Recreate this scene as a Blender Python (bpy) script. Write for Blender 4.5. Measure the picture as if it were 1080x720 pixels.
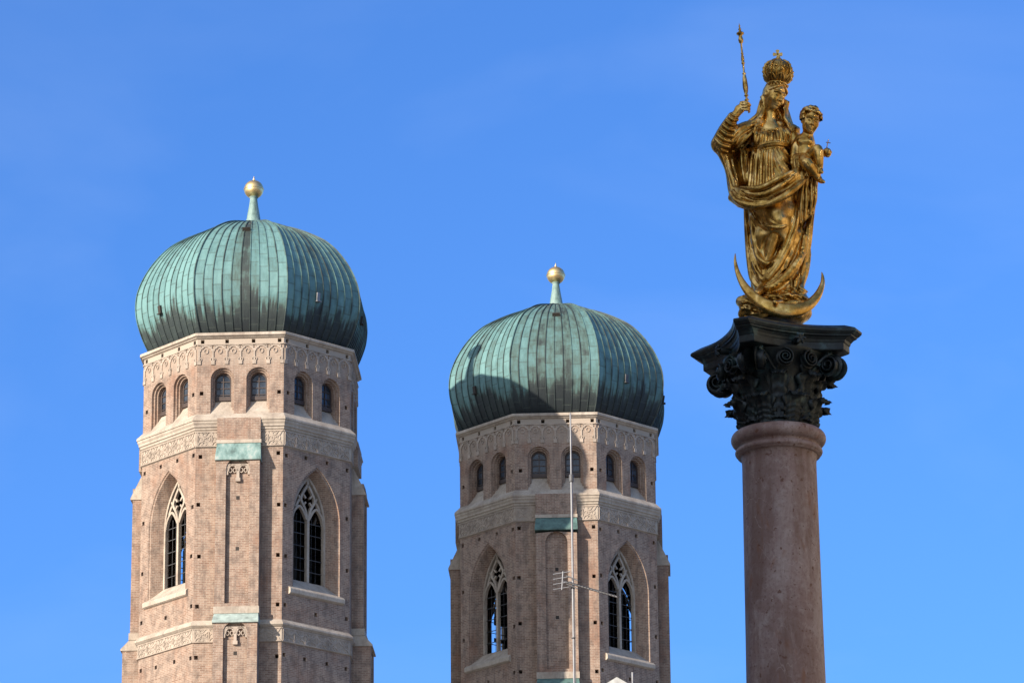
import bpy, math, random
import numpy as np
from mathutils import Vector, Matrix
from mathutils.geometry import delaunay_2d_cdt
R = math.radians
for o in list(bpy.data.objects): bpy.data.objects.remove(o)
S = bpy.context.scene
col = S.collection

# ------------------------------------------------------------------ camera, sky, sun, exposure
FPX, PITCH, ROLL = 4350.4, 0.3231, -0.0098
CAM = Vector((0, 0, 1.6))
cam = bpy.data.cameras.new('camera'); camo = bpy.data.objects.new('camera', cam); col.objects.link(camo)
cam.sensor_width = 36; cam.sensor_fit = 'HORIZONTAL'; cam.lens = FPX / 1080 * 36
cam.clip_start = 0.5; cam.clip_end = 6000
camo.matrix_world = Matrix.Translation(CAM) @ Matrix.Rotation(math.pi/2 + PITCH, 4, 'X') @ Matrix.Rotation(ROLL, 4, 'Z')
S.camera = camo
SUN_AZ, SUN_EL = R(46.2), R(18.9)        # the light travels towards (sin az, cos az), away from the camera and to the right
W = bpy.data.worlds.new('World'); S.world = W; W.use_nodes = True
wn = W.node_tree; wn.nodes.clear()
sky = wn.nodes.new('ShaderNodeTexSky'); sky.sky_type = 'NISHITA'; sky.sun_disc = False
sky.sun_elevation = SUN_EL; sky.sun_rotation = SUN_AZ + math.pi
sky.air_density = 1.0; sky.dust_density = 0.6; sky.ozone_density = 5.0; sky.altitude = 500
tint = wn.nodes.new('ShaderNodeMix'); tint.data_type = 'RGBA'; tint.blend_type = 'MULTIPLY'; tint.inputs[0].default_value = 1
geo = wn.nodes.new('ShaderNodeTexCoord'); dotn = wn.nodes.new('ShaderNodeVectorMath'); dotn.operation = 'DOT_PRODUCT'
dotn.inputs[1].default_value = (-math.sin(SUN_AZ)*math.cos(SUN_EL), -math.cos(SUN_AZ)*math.cos(SUN_EL), math.sin(SUN_EL))
hz = wn.nodes.new('ShaderNodeValToRGB')                 # deep blue away from the sun, pale and hazy round it
hz.color_ramp.elements[0].position = .42; hz.color_ramp.elements[0].color = (.48, .705, 1.0, 1)
hz.color_ramp.elements[1].position = .80; hz.color_ramp.elements[1].color = (1.0, .97, .93, 1)
mr = wn.nodes.new('ShaderNodeMapRange'); mr.inputs[1].default_value = -1; mr.inputs[2].default_value = 1
wn.links.new(geo.outputs['Generated'], dotn.inputs[0]); wn.links.new(dotn.outputs['Value'], mr.inputs[0]); wn.links.new(mr.outputs[0], hz.inputs[0]); wn.links.new(hz.outputs[0], tint.inputs[7])
bg = wn.nodes.new('ShaderNodeBackground'); bg.inputs[1].default_value = 0.148
wo = wn.nodes.new('ShaderNodeOutputWorld')
wisp = wn.nodes.new('ShaderNodeTexNoise'); wisp.inputs['Scale'].default_value = 5; wisp.inputs['Detail'].default_value = 6; wisp.inputs['Distortion'].default_value = .4
wmap = wn.nodes.new('ShaderNodeMapping'); wmap.inputs[3].default_value = (1.4, 1, 3.2); wmap.inputs[2].default_value = (0, R(20), 0)
wr = wn.nodes.new('ShaderNodeMapRange'); wr.inputs[1].default_value = .48; wr.inputs[2].default_value = .75; wr.inputs[3].default_value = 0; wr.inputs[4].default_value = .05
veil = wn.nodes.new('ShaderNodeMix'); veil.data_type = 'RGBA'; veil.inputs[7].default_value = (5.5, 6.2, 7.0, 1)     # the faintest high cirrus
wn.links.new(geo.outputs['Generated'], wmap.inputs[0]); wn.links.new(wmap.outputs[0], wisp.inputs[0]); wn.links.new(wisp.outputs[0], wr.inputs[0]); wn.links.new(wr.outputs[0], veil.inputs[0])
hm = wn.nodes.new('ShaderNodeMapRange'); hm.inputs[1].default_value = .52; hm.inputs[2].default_value = .90; hm.inputs[3].default_value = 0; hm.inputs[4].default_value = .46
haze = wn.nodes.new('ShaderNodeMix'); haze.data_type = 'RGBA'; haze.inputs[7].default_value = (4.9, 4.75, 4.4, 1)
wn.links.new(mr.outputs[0], hm.inputs[0]); wn.links.new(hm.outputs[0], haze.inputs[0])
wn.links.new(sky.outputs[0], tint.inputs[6]); wn.links.new(tint.outputs[2], haze.inputs[6]); wn.links.new(haze.outputs[2], veil.inputs[6]); wn.links.new(veil.outputs[2], bg.inputs[0]); wn.links.new(bg.outputs[0], wo.inputs[0])
sl = bpy.data.lights.new('sun', 'SUN'); sl.energy = 4.6; sl.angle = R(0.53); sl.color = (1.0, 0.90, 0.76)
so = bpy.data.objects.new('sun', sl); col.objects.link(so)
so.rotation_euler = Vector((math.sin(SUN_AZ)*math.cos(SUN_EL), math.cos(SUN_AZ)*math.cos(SUN_EL), -math.sin(SUN_EL))).to_track_quat('-Z', 'Y').to_euler()
so.location = (-60, -60, 60)
S.view_settings.view_transform = 'Standard'; S.view_settings.look = 'None'
S.view_settings.exposure = 0.66; S.view_settings.gamma = 1; S.view_settings.use_curve_mapping = False

# ------------------------------------------------------------------ helpers
def tag(o, label=None, cat=None, group=None, kind=None):
    if label: o['label'] = label
    if cat: o['category'] = cat
    if group: o['group'] = group
    if kind: o['kind'] = kind
    return o
def empty(name, loc=(0,0,0), rz=0, **k):
    o = bpy.data.objects.new(name, None); col.objects.link(o); o.location = loc; o.rotation_euler = (0,0,rz); o.empty_display_size = 0.2
    return tag(o, **k)
class MB:
    """collects polygons, becomes ONE mesh object"""
    def __init__(s): s.v = []; s.f = []; s.uv = []; s.mi = []; s.w = []; s.sm = []
    def face(s, pts, uv=None, mi=0, wear=None, smooth=False):
        b = len(s.v); s.v += [tuple(p) for p in pts]; s.f.append(tuple(range(b, b+len(pts))))
        s.uv += uv if uv else [(0,0)]*len(pts); s.mi.append(mi); s.w += wear if wear else [0]*len(pts); s.sm.append(smooth)
    def grid(s, rows, closed=False, mi=0, smooth=True, flip=False):
        b = len(s.v); n = len(rows[0])
        for r in rows: s.v += [tuple(p) for p in r]
        for i in range(len(rows)-1):
            for j in range(n if closed else n-1):
                a, c = b+i*n+j, b+i*n+(j+1) % n
                q = (a, c, c+n, a+n)
                s.f.append(q[::-1] if flip else q); s.uv += [(0,0)]*4; s.mi.append(mi); s.w += [0]*4; s.sm.append(smooth)
    def poly(s, idxpts, mi=0): s.face(idxpts, mi=mi)
    def box(s, c, d, M=None, mi=0):
        x,y,z = d[0]/2, d[1]/2, d[2]/2
        P = [Vector((sx*x, sy*y, sz*z)) for sz in (-1,1) for sy in (-1,1) for sx in (-1,1)]
        c = Vector(c)
        P = [(M @ p if M else p) + c for p in P]
        for q in ((0,2,3,1),(4,5,7,6),(0,1,5,4),(2,6,7,3),(0,4,6,2),(1,3,7,5)): s.face([P[i] for i in q], mi=mi)
    def tube(s, pts, rad, n=8, mi=0, cap=True):
        pts = [Vector(p) for p in pts]
        if not hasattr(rad, '__len__'): rad = [rad]*len(pts)
        rows = []; ref = None
        for i, p in enumerate(pts):
            t = (pts[min(i+1, len(pts)-1)] - pts[max(i-1, 0)]).normalized()
            if ref is None: ref = t.orthogonal().normalized()
            ref = (ref - t*ref.dot(t)).normalized(); b = t.cross(ref)
            rows.append([p + (ref*math.cos(2*math.pi*k/n) + b*math.sin(2*math.pi*k/n))*rad[i] for k in range(n)])
        s.grid(rows, closed=True, mi=mi)
        if cap:
            s.face(rows[0][::-1], mi=mi); s.face(rows[-1], mi=mi)
    def lathe(s, prof, n=48, c=(0,0,0), mi=0, smooth=True, capb=False, capt=False):
        rows = [[(c[0]+r*math.cos(2*math.pi*k/n), c[1]+r*math.sin(2*math.pi*k/n), c[2]+z) for k in range(n)] for r, z in prof]
        s.grid(rows, closed=True, mi=mi, smooth=smooth)
        if capb: s.face(rows[0][::-1], mi=mi)
        if capt: s.face(rows[-1], mi=mi)
    def build(s, name, mats, parent=None):
        me = bpy.data.meshes.new(name); me.from_pydata(s.v, [], s.f)
        if not isinstance(mats, (list, tuple)): mats = [mats]
        for m in mats: me.materials.append(m)
        me.polygons.foreach_set('material_index', s.mi); me.polygons.foreach_set('use_smooth', s.sm)
        uv = me.uv_layers.new(name='UVMap'); uv.data.foreach_set('uv', np.array(s.uv, dtype=np.float32).ravel())
        if any(s.w):
            a = me.attributes.new('wear', 'FLOAT', 'CORNER'); a.data.foreach_set('value', np.array(s.w, dtype=np.float32))
        me.update(); o = bpy.data.objects.new(name, me); col.objects.link(o)
        if parent: o.parent = parent
        return o

# ------------------------------------------------------------------ materials
class NT:
    def __init__(s, name):
        s.m = bpy.data.materials.new(name); s.m.use_nodes = True; s.t = s.m.node_tree
        s.b = s.t.nodes['Principled BSDF']
    def n(s, typ, **k):
        nd = s.t.nodes.new('ShaderNode'+typ)
        for a, v in k.items(): setattr(nd, a, v)
        return nd
    def l(s, a, b): s.t.links.new(a, b)
    def val(s, sock, v):
        if hasattr(v, 'is_linked'): s.l(v, sock)
        elif isinstance(v, tuple) and len(v) == 3 and sock.type == 'RGBA': sock.default_value = (*v, 1)
        else: sock.default_value = v
    def coord(s, which='Object', scale=(1,1,1)):
        c = s.n('TexCoord'); mp = s.n('Mapping'); s.l(c.outputs[which], mp.inputs[0]); mp.inputs[3].default_value = scale
        return mp.outputs[0]
    def noise(s, vec, scale, detail=4, rough=.55, dist=0):
        nd = s.n('TexNoise'); s.l(vec, nd.inputs['Vector']); nd.inputs['Scale'].default_value = scale
        nd.inputs['Detail'].default_value = detail; nd.inputs['Roughness'].default_value = rough; nd.inputs['Distortion'].default_value = dist
        return nd.outputs[0]
    def ramp(s, fac, stops, interp='LINEAR'):
        nd = s.n('ValToRGB'); s.l(fac, nd.inputs[0]); nd.color_ramp.interpolation = interp
        e = nd.color_ramp.elements
        while len(e) < len(stops): e.new(0.5)
        for i, (p, c) in enumerate(stops): e[i].position = p; e[i].color = (*c, 1) if isinstance(c, tuple) else (c, c, c, 1)
        return nd.outputs[0]
    def mix(s, fac, a, b, mode='MIX'):
        nd = s.n('Mix', data_type='RGBA', blend_type=mode); s.val(nd.inputs[0], fac); s.val(nd.inputs[6], a); s.val(nd.inputs[7], b)
        return nd.outputs[2]
    def math(s, op, a, b=0.0, clamp=False):
        nd = s.n('Math', operation=op, use_clamp=clamp); s.val(nd.inputs[0], a); s.val(nd.inputs[1], b); return nd.outputs[0]
    def bump(s, h, strength=.3, dist=.02):
        nd = s.n('Bump'); s.l(h, nd.inputs['Height']); nd.inputs['Strength'].default_value = strength; nd.inputs['Distance'].default_value = dist
        s.l(nd.outputs[0], s.b.inputs['Normal'])
    def done(s, color=None, rough=None, metal=None, spec=None):
        if color is not None: s.val(s.b.inputs['Base Color'], color)
        if rough is not None: s.val(s.b.inputs['Roughness'], rough)
        if metal is not None: s.val(s.b.inputs['Metallic'], metal)
        if spec is not None: s.val(s.b.inputs['Specular IOR Level'], spec)
        return s.m
def simple(name, c, rough=.7, metal=0, var=.25, scale=3, bump=0):
    t = NT(name); v = t.coord(); nz = t.noise(v, scale, 5)
    c1 = tuple(x*(1-var) for x in c); c2 = tuple(min(1, x*(1+var)) for x in c)
    out = t.ramp(nz, [(.3, c1), (.7, c2)])
    if bump: t.bump(t.noise(v, scale*6, 4), bump, .01)
    return t.done(out, rough, metal)

def brick_mat(seed):
    t = NT('old_brick')
    uv = t.coord('UV'); ob = t.coord('Object')
    br = t.n('TexBrick'); t.l(uv, br.inputs['Vector']); br.inputs['Scale'].default_value = 1.0
    br.inputs['Brick Width'].default_value = .35; br.inputs['Row Height'].default_value = .112; br.inputs['Mortar Size'].default_value = .017
    br.inputs['Mortar Smooth'].default_value = .3; br.inputs['Bias'].default_value = 0
    br.inputs['Color1'].default_value = (.225, .132, .092, 1); br.inputs['Color2'].default_value = (.36, .24, .18, 1); br.inputs['Mortar'].default_value = (.43, .35, .285, 1)
    mp = t.n('Mapping'); t.l(uv, mp.inputs[0]); mp.inputs[1].default_value = (seed*3.7, seed*1.9, 0); mp.inputs[3].default_value = (.35, 2.2, 1)
    streak = t.noise(mp.outputs[0], 1.5, 6, .65)
    mp2 = t.n('Mapping'); t.l(uv, mp2.inputs[0]); mp2.inputs[1].default_value = (seed*7.1, seed*2.3, 0); mp2.inputs[3].default_value = (1, .55, 1)
    big = t.noise(mp2.outputs[0], .55, 5, .6)
    c = t.mix(t.ramp(streak, [(.40, 0), (.66, .5)]), br.outputs[0], (.375, .295, .235))       # pale bleached courses
    c = t.mix(t.ramp(big, [(.51, 0), (.68, .55)]), c, (.265, .13, .08))                       # fresher red repairs
    grime = t.noise(mp2.outputs[0], 2.3, 6, .7)
    c = t.mix(t.ramp(grime, [(.45, 0), (.66, .7)]), c, (.13, .098, .083))
    run = t.noise(t.coord('UV', (2.6, .16, 1)), 1.0, 5, .6)
    c = t.mix(t.ramp(run, [(.52, 0), (.72, .45)]), c, (.14, .105, .09))                      # sooty rain streaks
    # lime washed band under the eaves cornice and behind the hanging arches
    sx = t.n('SeparateXYZ'); t.l(uv, sx.inputs[0])
    edge = t.math('ADD', sx.outputs[1], t.math('MULTIPLY', t.math('SUBTRACT', grime, .5), .5))
    lime = t.ramp(t.math('ADD', edge, 1.0), [(.30, 0), (.42, 1)])
    c = t.mix(t.math('MULTIPLY', lime, .92), c, (.44, .37, .305))
    lime2 = t.ramp(t.math('MULTIPLY', t.math('ADD', edge, 2.2), .5), [(.02, 0), (.25, .45)])
    c = t.mix(lime2, c, (.41, .335, .27))
    t.bump(br.outputs[1], .25, -.01)
    return t.done(c, .9, 0, .2)
def stone_mat():
    t = NT('pale_stone'); v = t.coord(); a = t.noise(v, 1.1, 6, .6); b = t.noise(v, 9, 5, .6)
    c = t.ramp(a, [(.3, (.33, .265, .215)), (.5, (.44, .37, .30)), (.72, (.54, .465, .39))])
    c = t.mix(t.ramp(b, [(.48, 0), (.75, .55)]), c, (.27, .215, .17))
    st = t.noise(t.coord('Object', (3, 3, .35)), 1.0, 5, .65)
    c = t.mix(t.ramp(st, [(.52, 0), (.70, .5)]), c, (.20, .165, .14))
    t.bump(b, .3, .02)
    return t.done(c, .85, 0, .2)
def copper_mat(seed):
    t = NT('green_copper'); uv = t.coord('UV'); w = t.n('Attribute', attribute_name='wear').outputs['Fac']
    mp = t.n('Mapping'); t.l(uv, mp.inputs[0]); mp.inputs[1].default_value = (seed*11.3, seed*5.7, 0); mp.inputs[3].default_value = (26, .55, 1)
    streak = t.noise(mp.outputs[0], 1.0, 6, .65)
    mp2 = t.n('Mapping'); t.l(uv, mp2.inputs[0]); mp2.inputs[3].default_value = (12, 1.4, 1)
    blot = t.noise(mp2.outputs[0], 1.0, 5, .6)
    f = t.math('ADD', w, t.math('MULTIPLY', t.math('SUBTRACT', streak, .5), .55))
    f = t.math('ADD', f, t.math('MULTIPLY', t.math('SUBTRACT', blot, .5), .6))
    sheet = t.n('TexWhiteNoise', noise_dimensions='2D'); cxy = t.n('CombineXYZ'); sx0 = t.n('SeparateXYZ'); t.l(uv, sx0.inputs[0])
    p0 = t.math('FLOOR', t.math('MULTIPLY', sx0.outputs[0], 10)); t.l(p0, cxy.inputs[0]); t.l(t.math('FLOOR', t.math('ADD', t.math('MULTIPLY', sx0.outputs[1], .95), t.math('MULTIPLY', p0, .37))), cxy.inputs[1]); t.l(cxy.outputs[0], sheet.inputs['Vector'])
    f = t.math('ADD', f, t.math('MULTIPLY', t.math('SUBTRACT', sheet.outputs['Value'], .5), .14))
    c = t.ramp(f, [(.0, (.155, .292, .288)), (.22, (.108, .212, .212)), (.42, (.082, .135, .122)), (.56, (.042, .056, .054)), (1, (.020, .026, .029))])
    # cross joints of the sheets, staggered
    sx = t.n('SeparateXYZ'); t.l(uv, sx.inputs[0])
    pan = t.math('FLOOR', t.math('MULTIPLY', sx.outputs[0], 10))
    vv = t.math('FRACT', t.math('ADD', t.math('MULTIPLY', sx.outputs[1], .95), t.math('MULTIPLY', pan, .37)))
    j = t.math('LESS_THAN', vv, .07)
    c = t.mix(t.math('MULTIPLY', j, .42), c, (.06, .075, .065))
    t.bump(t.math('SUBTRACT', t.math('MULTIPLY', blot, .4), t.math('MULTIPLY', j, .6)), .5, .03)
    return t.done(c, .6, .0, .35)
M = {}
M['brick'] = brick_mat(1.0); M['brick_b'] = brick_mat(4.0)
M['stone'] = stone_mat()
M['carved'] = simple('carved_stone', (.385, .31, .25), .9, 0, .28, 1.6, .2)
M['copper'] = copper_mat(1); M['copper_b'] = copper_mat(2)
def cap_copper():
    t = NT('copper_sheet'); v = t.coord('Object', (1, 1, .35)); a = t.noise(v, 2.2, 6, .65)
    return t.done(t.ramp(a, [(.34, (.09, .14, .128)), (.46, (.17, .265, .245)), (.57, (.25, .345, .32)), (.66, (.37, .40, .365))]), .6)
M['cap'] = cap_copper()
M['cap_dark'] = simple('dull_copper_sheet', (.085, .155, .14), .65, 0, .4, 2.5)
M['cap_pale'] = simple('pale_copper_sheet', (.30, .36, .33), .65, 0, .35, 2.5)
M['gild'] = simple('gilded_ball', (.95, .66, .32), .42, 1, .12, 4)
def pane_mat():
    t = NT('window_glass'); v = t.coord(); a = t.noise(v, 1.3, 4); t.bump(t.noise(v, 2.2, 2), .25, .05)
    return t.done(t.ramp(a, [(.4, (.02, .026, .036)), (.6, (.06, .075, .10))]), .08)
M['pane'] = pane_mat()
M['wood'] = simple('dark_frame', (.06, .04, .034), .6)
M['iron'] = simple('iron_bar', (.10, .10, .105), .6, .3)
M['beam'] = simple('old_beam', (.035, .027, .022), .8)
M['bellm'] = simple('bell_bronze', (.06, .05, .035), .5, .7)
M['mast'] = simple('galvanised_tube', (.25, .25, .26), .55, .35, .2)
M['alu'] = simple('aluminium', (.30, .30, .31), .5, .6, .15)

def marble_mat():
    t = NT('red_marble'); v = t.coord('Object')
    a = t.noise(v, 2.2, 6, .6, .6); b = t.noise(v, 14, 6, .65, .4); d = t.noise(v, 45, 3, .6)
    c = t.ramp(a, [(.3, (.215, .140, .126)), (.5, (.265, .185, .170)), (.7, (.33, .255, .24))])
    c = t.mix(t.ramp(b, [(.46, 0), (.66, .75)]), c, (.37, .31, .295))
    c = t.mix(t.ramp(d, [(.54, 0), (.68, .6)]), c, (.15, .085, .07))
    pat = t.noise(t.coord('Object', (1.6, 1.6, .5)), 1.5, 6, .65, .5)
    c = t.mix(t.ramp(pat, [(.46, 0), (.60, .75)]), c, (.165, .098, .082))
    c = t.mix(t.ramp(pat, [(.34, .6), (.45, 0)]), c, (.40, .34, .325))
    vo = t.n('TexVoronoi', feature='DISTANCE_TO_EDGE'); vv = t.coord('Object', (1.2, 1.2, .8))
    wob = t.mix(.25, vv, t.n('TexNoise').outputs[1]); t.l(vv, wob.node.inputs[6])
    t.l(wob, vo.inputs['Vector']); vo.inputs['Scale'].default_value = 6.5
    vein = t.ramp(vo.outputs[0], [(0, 1), (.012, .0)])
    c = t.mix(t.math('MULTIPLY', vein, t.ramp(a, [(.45, 0), (.6, .55)])), c, (.50, .43, .40))
    rust = t.ramp(t.noise(t.coord('Object', (1, 1, .45)), 5.5, 4, .55, .3), [(.60, 0), (.70, .8)])
    c = t.mix(rust, c, (.22, .095, .05))
    pit = t.ramp(t.noise(v, 24, 2, .5), [(.66, 0), (.70, .85)])
    c = t.mix(pit, c, (.13, .06, .04))
    drip = t.ramp(t.noise(t.coord('Object', (5, 5, .5)), 1.3, 5, .6, .3), [(.55, 0), (.70, .6)])
    c = t.mix(drip, c, (.15, .085, .06))
    t.bump(b, .12, .01)
    return t.done(c, t.ramp(b, [(.3, .5), (.7, .75)]), 0, .3)
M['marble'] = marble_mat()
def bronze_mat():
    t = NT('black_bronze'); v = t.coord('Object'); a = t.noise(v, 7, 6, .65); b = t.noise(v, 40, 4, .6)
    c = t.ramp(a, [(.35, (.009, .011, .012)), (.56, (.020, .029, .031)), (.72, (.065, .12, .122))])
    t.bump(b, .25, .004)
    return t.done(c, t.ramp(b, [(.3, .28), (.7, .5)]), .35, .5)
M['bronze'] = bronze_mat()
def gold_mat(name, k=1.0, dirt=.6):
    t = NT(name); v = t.coord('Object'); a = t.noise(v, 9, 6, .65, .5); b = t.noise(v, 60, 4, .6)
    vz = t.coord('Object', (1, 1, .3)); s2 = t.noise(vz, 24, 5, .6)
    c = t.ramp(a, [(.32, (.26*k, .135*k, .025*k)), (.50, (.56*k, .335*k, .088*k)), (.70, (.95*k, .655*k, .26*k))])
    c = t.mix(t.ramp(s2, [(.52, 0), (.72, dirt)]), c, (.12, .065, .02))
    t.bump(b, .12, .003)
    return t.done(c, t.ramp(s2, [(.35, .20), (.7, .46)]), 1.0)
M['gold'] = gold_mat('gilded_bronze'); M['gold_d'] = gold_mat('gilded_bronze_mantle', .88, .7)
M['skin'] = gold_mat('gilded_bronze_skin', 1.08, .3)

# ------------------------------------------------------------------ ground and the houses round the square
def paving():
    t = NT('stone_paving'); v = t.coord('Object'); br = t.n('TexBrick'); t.l(v, br.inputs['Vector']); br.inputs['Scale'].default_value = 1
    br.inputs['Brick Width'].default_value = .8; br.inputs['Row Height'].default_value = .5; br.inputs['Mortar Size'].default_value = .01
    br.inputs['Color1'].default_value = (.20, .185, .165, 1); br.inputs['Color2'].default_value = (.25, .23, .20, 1); br.inputs['Mortar'].default_value = (.14, .13, .12, 1)
    return t.done(t.mix(t.ramp(t.noise(v, .3, 5), [(.4, 0), (.7, .3)]), br.outputs[0], (.2, .185, .165)), .8)
g = MB(); g.face([(-3000,-3000,0),(3000,-3000,0),(3000,3000,0),(-3000,3000,0)])
tag(g.build('ground', paving()), kind='structure')

M['tile'] = simple('clay_tile', (.26, .10, .06), .8, 0, .35, 2)
M['house_glass'] = simple('house_glass', (.03, .04, .05), .1)
M['trim'] = simple('window_trim', (.55, .52, .46), .7)
def house(name, label, cx, cy, lx, ly, eave, ridge, along, wallm, floors, bays, faces, cat='building'):
    """gabled block; faces lists the facades that get windows: (axis, sign)"""
    root = empty(name, (cx, cy, 0), label=label, cat=cat)
    w = MB(); w.box((0, 0, eave/2), (lx, ly, eave))
    for sg in (-1, 1):                                                  # gable ends
        if along == 'y': tri = [(-lx/2, sg*ly/2, eave), (lx/2, sg*ly/2, eave), (0, sg*ly/2, ridge)]
        else: tri = [(sg*lx/2, -ly/2, eave), (sg*lx/2, ly/2, eave), (sg*lx/2, 0, ridge)]
        w.face(tri)
    w.build('wall', wallm, root)
    rf = MB(); ov = .5; th = .25
    for sg in (-1, 1):
        if along == 'y':
            sl_ = (ridge-eave)/(lx/2); a = (sg*(lx/2+ov), eave-ov*sl_); q = [(a[0], -ly/2-ov, a[1]), (a[0], ly/2+ov, a[1]), (0, ly/2+ov, ridge), (0, -ly/2-ov, ridge)]
        else:
            sl_ = (ridge-eave)/(ly/2); a = (sg*(ly/2+ov), eave-ov*sl_); q = [(-lx/2-ov, a[0], a[1]), (lx/2+ov, a[0], a[1]), (lx/2+ov, 0, ridge), (-lx/2-ov, 0, ridge)]
        up = [(x, y, z+th) for x, y, z in q]; dn = [(x, y, z+.02) for x, y, z in q]
        rf.face(up); rf.face(dn[::-1])
        for i in range(4): rf.face([dn[i], dn[(i+1) % 4], up[(i+1) % 4], up[i]])
    roof = rf.build('roof', M['tile'], root)
    fh = (eave-1.5)/floors
    for ax, sg in faces:
        L = ly if ax == 'x' else lx
        for i in range(floors):
            for j in range(bays):
                s_ = -L/2 + L*(j+.5)/bays; z = 1.2 + fh*(i+.5); ww, wh = L/bays*.42, fh*.56
                def pt(s, z, e): return (sg*(lx/2+e), s, z) if ax == 'x' else (s, sg*(ly/2+e), z)
                f = MB()
                for (s0, s1, z0, z1) in ((-ww/2-.15, -ww/2, -wh/2, wh/2), (ww/2, ww/2+.15, -wh/2, wh/2), (-ww/2-.2, ww/2+.2, wh/2, wh/2+.2), (-ww/2-.25, ww/2+.25, -wh/2-.18, -wh/2), (-.05, .05, -wh/2, wh/2)):
                    c = pt(s_+(s0+s1)/2, z+(z0+z1)/2, .05); d = (s1-s0, z1-z0)
                    f.box(c, (.14, d[0], d[1]) if ax == 'x' else (d[0], .14, d[1]))
                fo = f.build('window', M['trim'], root)
                p = MB(); c = pt(s_, z, .012); p.box(c, (.03, ww, wh) if ax == 'x' else (ww, .03, wh)); p.build('pane', M['house_glass'], fo)
    return root, roof
pl1 = simple('ochre_plaster', (.50, .40, .27), .9, 0, .12, .6); pl2 = simple('cream_plaster', (.60, .55, .46), .9, 0, .12, .6)
pl3 = simple('town_hall_limestone', (.56, .47, .35), .9, 0, .2, .5); pl4 = simple('grey_plaster', (.40, .38, .35), .9, 0, .12, .6)
house('merchant_house', 'tall ochre gabled house on the shady left side of the square', -30, 18, 16, 72, 23.5, 30.6, 'y', pl1, 6, 12, [('x', 1)])
house('town_hall', 'long limestone town hall along the sunny right side of the square', 35, 45, 18, 110, 28, 35, 'y', pl3, 5, 16, [('x', -1)])
house('corner_house', 'cream plastered house closing the square behind the viewer', 6, -62, 44, 14, 20, 27, 'x', pl2, 5, 8, [('y', 1)])

# the house below the frame that carries the aerial
hs, hroof = house('grey_house', 'grey plastered house with a clay tile roof under the aerial mast', 3, 88, 22, 11, 16.5, 20.6, 'x', pl4, 5, 6, [('y', -1)])
ch = MB()
ch.box((-.86, -3, 20.35), (.34, .34, 3.9))
chim = ch.build('chimney', pl4, hroof)
cc = MB()
for sg in (-1, 1):
    cc.face([(-.86, -3.3, 22.50), (-.86, -2.7, 22.50), (-.86+sg*.23, -2.7, 22.36), (-.86+sg*.23, -3.3, 22.36)])
    cc.face([(-.86, -3.3, 22.48), (-.86, -2.7, 22.48), (-.86+sg*.23, -2.7, 22.34), (-.86+sg*.23, -3.3, 22.34)])
for y in (-3.3, -2.7): cc.face([(-1.09, y, 22.35), (-.63, y, 22.35), (-.86, y, 22.49)])
cc.build('chimney_cap', simple('white_sheet', (.42, .42, .41), .6, 0, .3, 6), hroof)
vp = MB(); vp.tube([(-.52, -3, 18.4), (-.52, -3, 22.66)], .022, 8); vp.build('vent_rod', M['mast'], hroof)

# aerial mast on that roof ridge
MX, MY = 1.245, 85.0
am = empty('antenna_mast', (MX, MY, 19.0), label='thin grey aerial mast with two antennas rising in front of the right tower', cat='antenna mast')
t_ = MB(); t_.tube([(0,0,0),(0,0,7.95)], .024, 12); t_.tube([(0,0,7.95),(0,0,9.42)], .018, 10); t_.build('mast_tube', M['mast'], am)
t_ = MB(); t_.tube([(.034,-.02,0),(.038,-.02,2.2),(.034,-.02,5.6)], .008, 5)
for z_ in (1.4, 2.9, 4.4, 5.5): t_.lathe([(.034,0),(.044,.005),(.044,.03),(.034,.035)], 10, (0,0,z_))
t_.build('cable', M['iron'], am)
t_ = MB(); t_.lathe([(.045,0),(.05,.02),(.05,.14),(.045,.16)], 12, (0,0,7.87), capb=True, capt=True); t_.build('clamp', M['iron'], am)
# small vertical ladder antenna at the left
a_ = MB(); z0 = 5.62
a_.tube([(-.235,-.05,z0-.16),(-.205,-.05,z0+.25)], .016, 6)
for k in range(4):
    zz = z0-.13+k*.112; a_.tube([(-.42,-.05,zz-.02),(-.05,-.05,zz+.04)], .013, 6)
a_.tube([(-.22,-.05,z0+.02),(0,0,z0+.02)], .014, 6)
a_.build('ladder_antenna', M['mast'], am)
# long yagi pointing to the right and slightly away
y_ = MB(); p0 = Vector((-.14, -.10, z0+.0)); p1 = Vector((.93, -1.0, z0-.58))
y_.tube([p0, p1], .022, 6)
dirv = (p1-p0).normalized(); side = dirv.cross(Vector((0,0,1))).normalized()
for k in range(17):
    c = p0.lerp(p1, .04+k*.06); L = .15-.002*k
    y_.tube([c-side*L+Vector((0,0,.02)), c+side*L+Vector((0,0,.02))], .007, 5)
for s_ in (-1, 1):
    y_.tube([p0+Vector((0,0,.05+.09*s_)), p0+dirv*.35+Vector((0,0,.02+.09*s_))], .012, 5)
y_.build('yagi_antenna', M['iron'], am)

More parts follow.
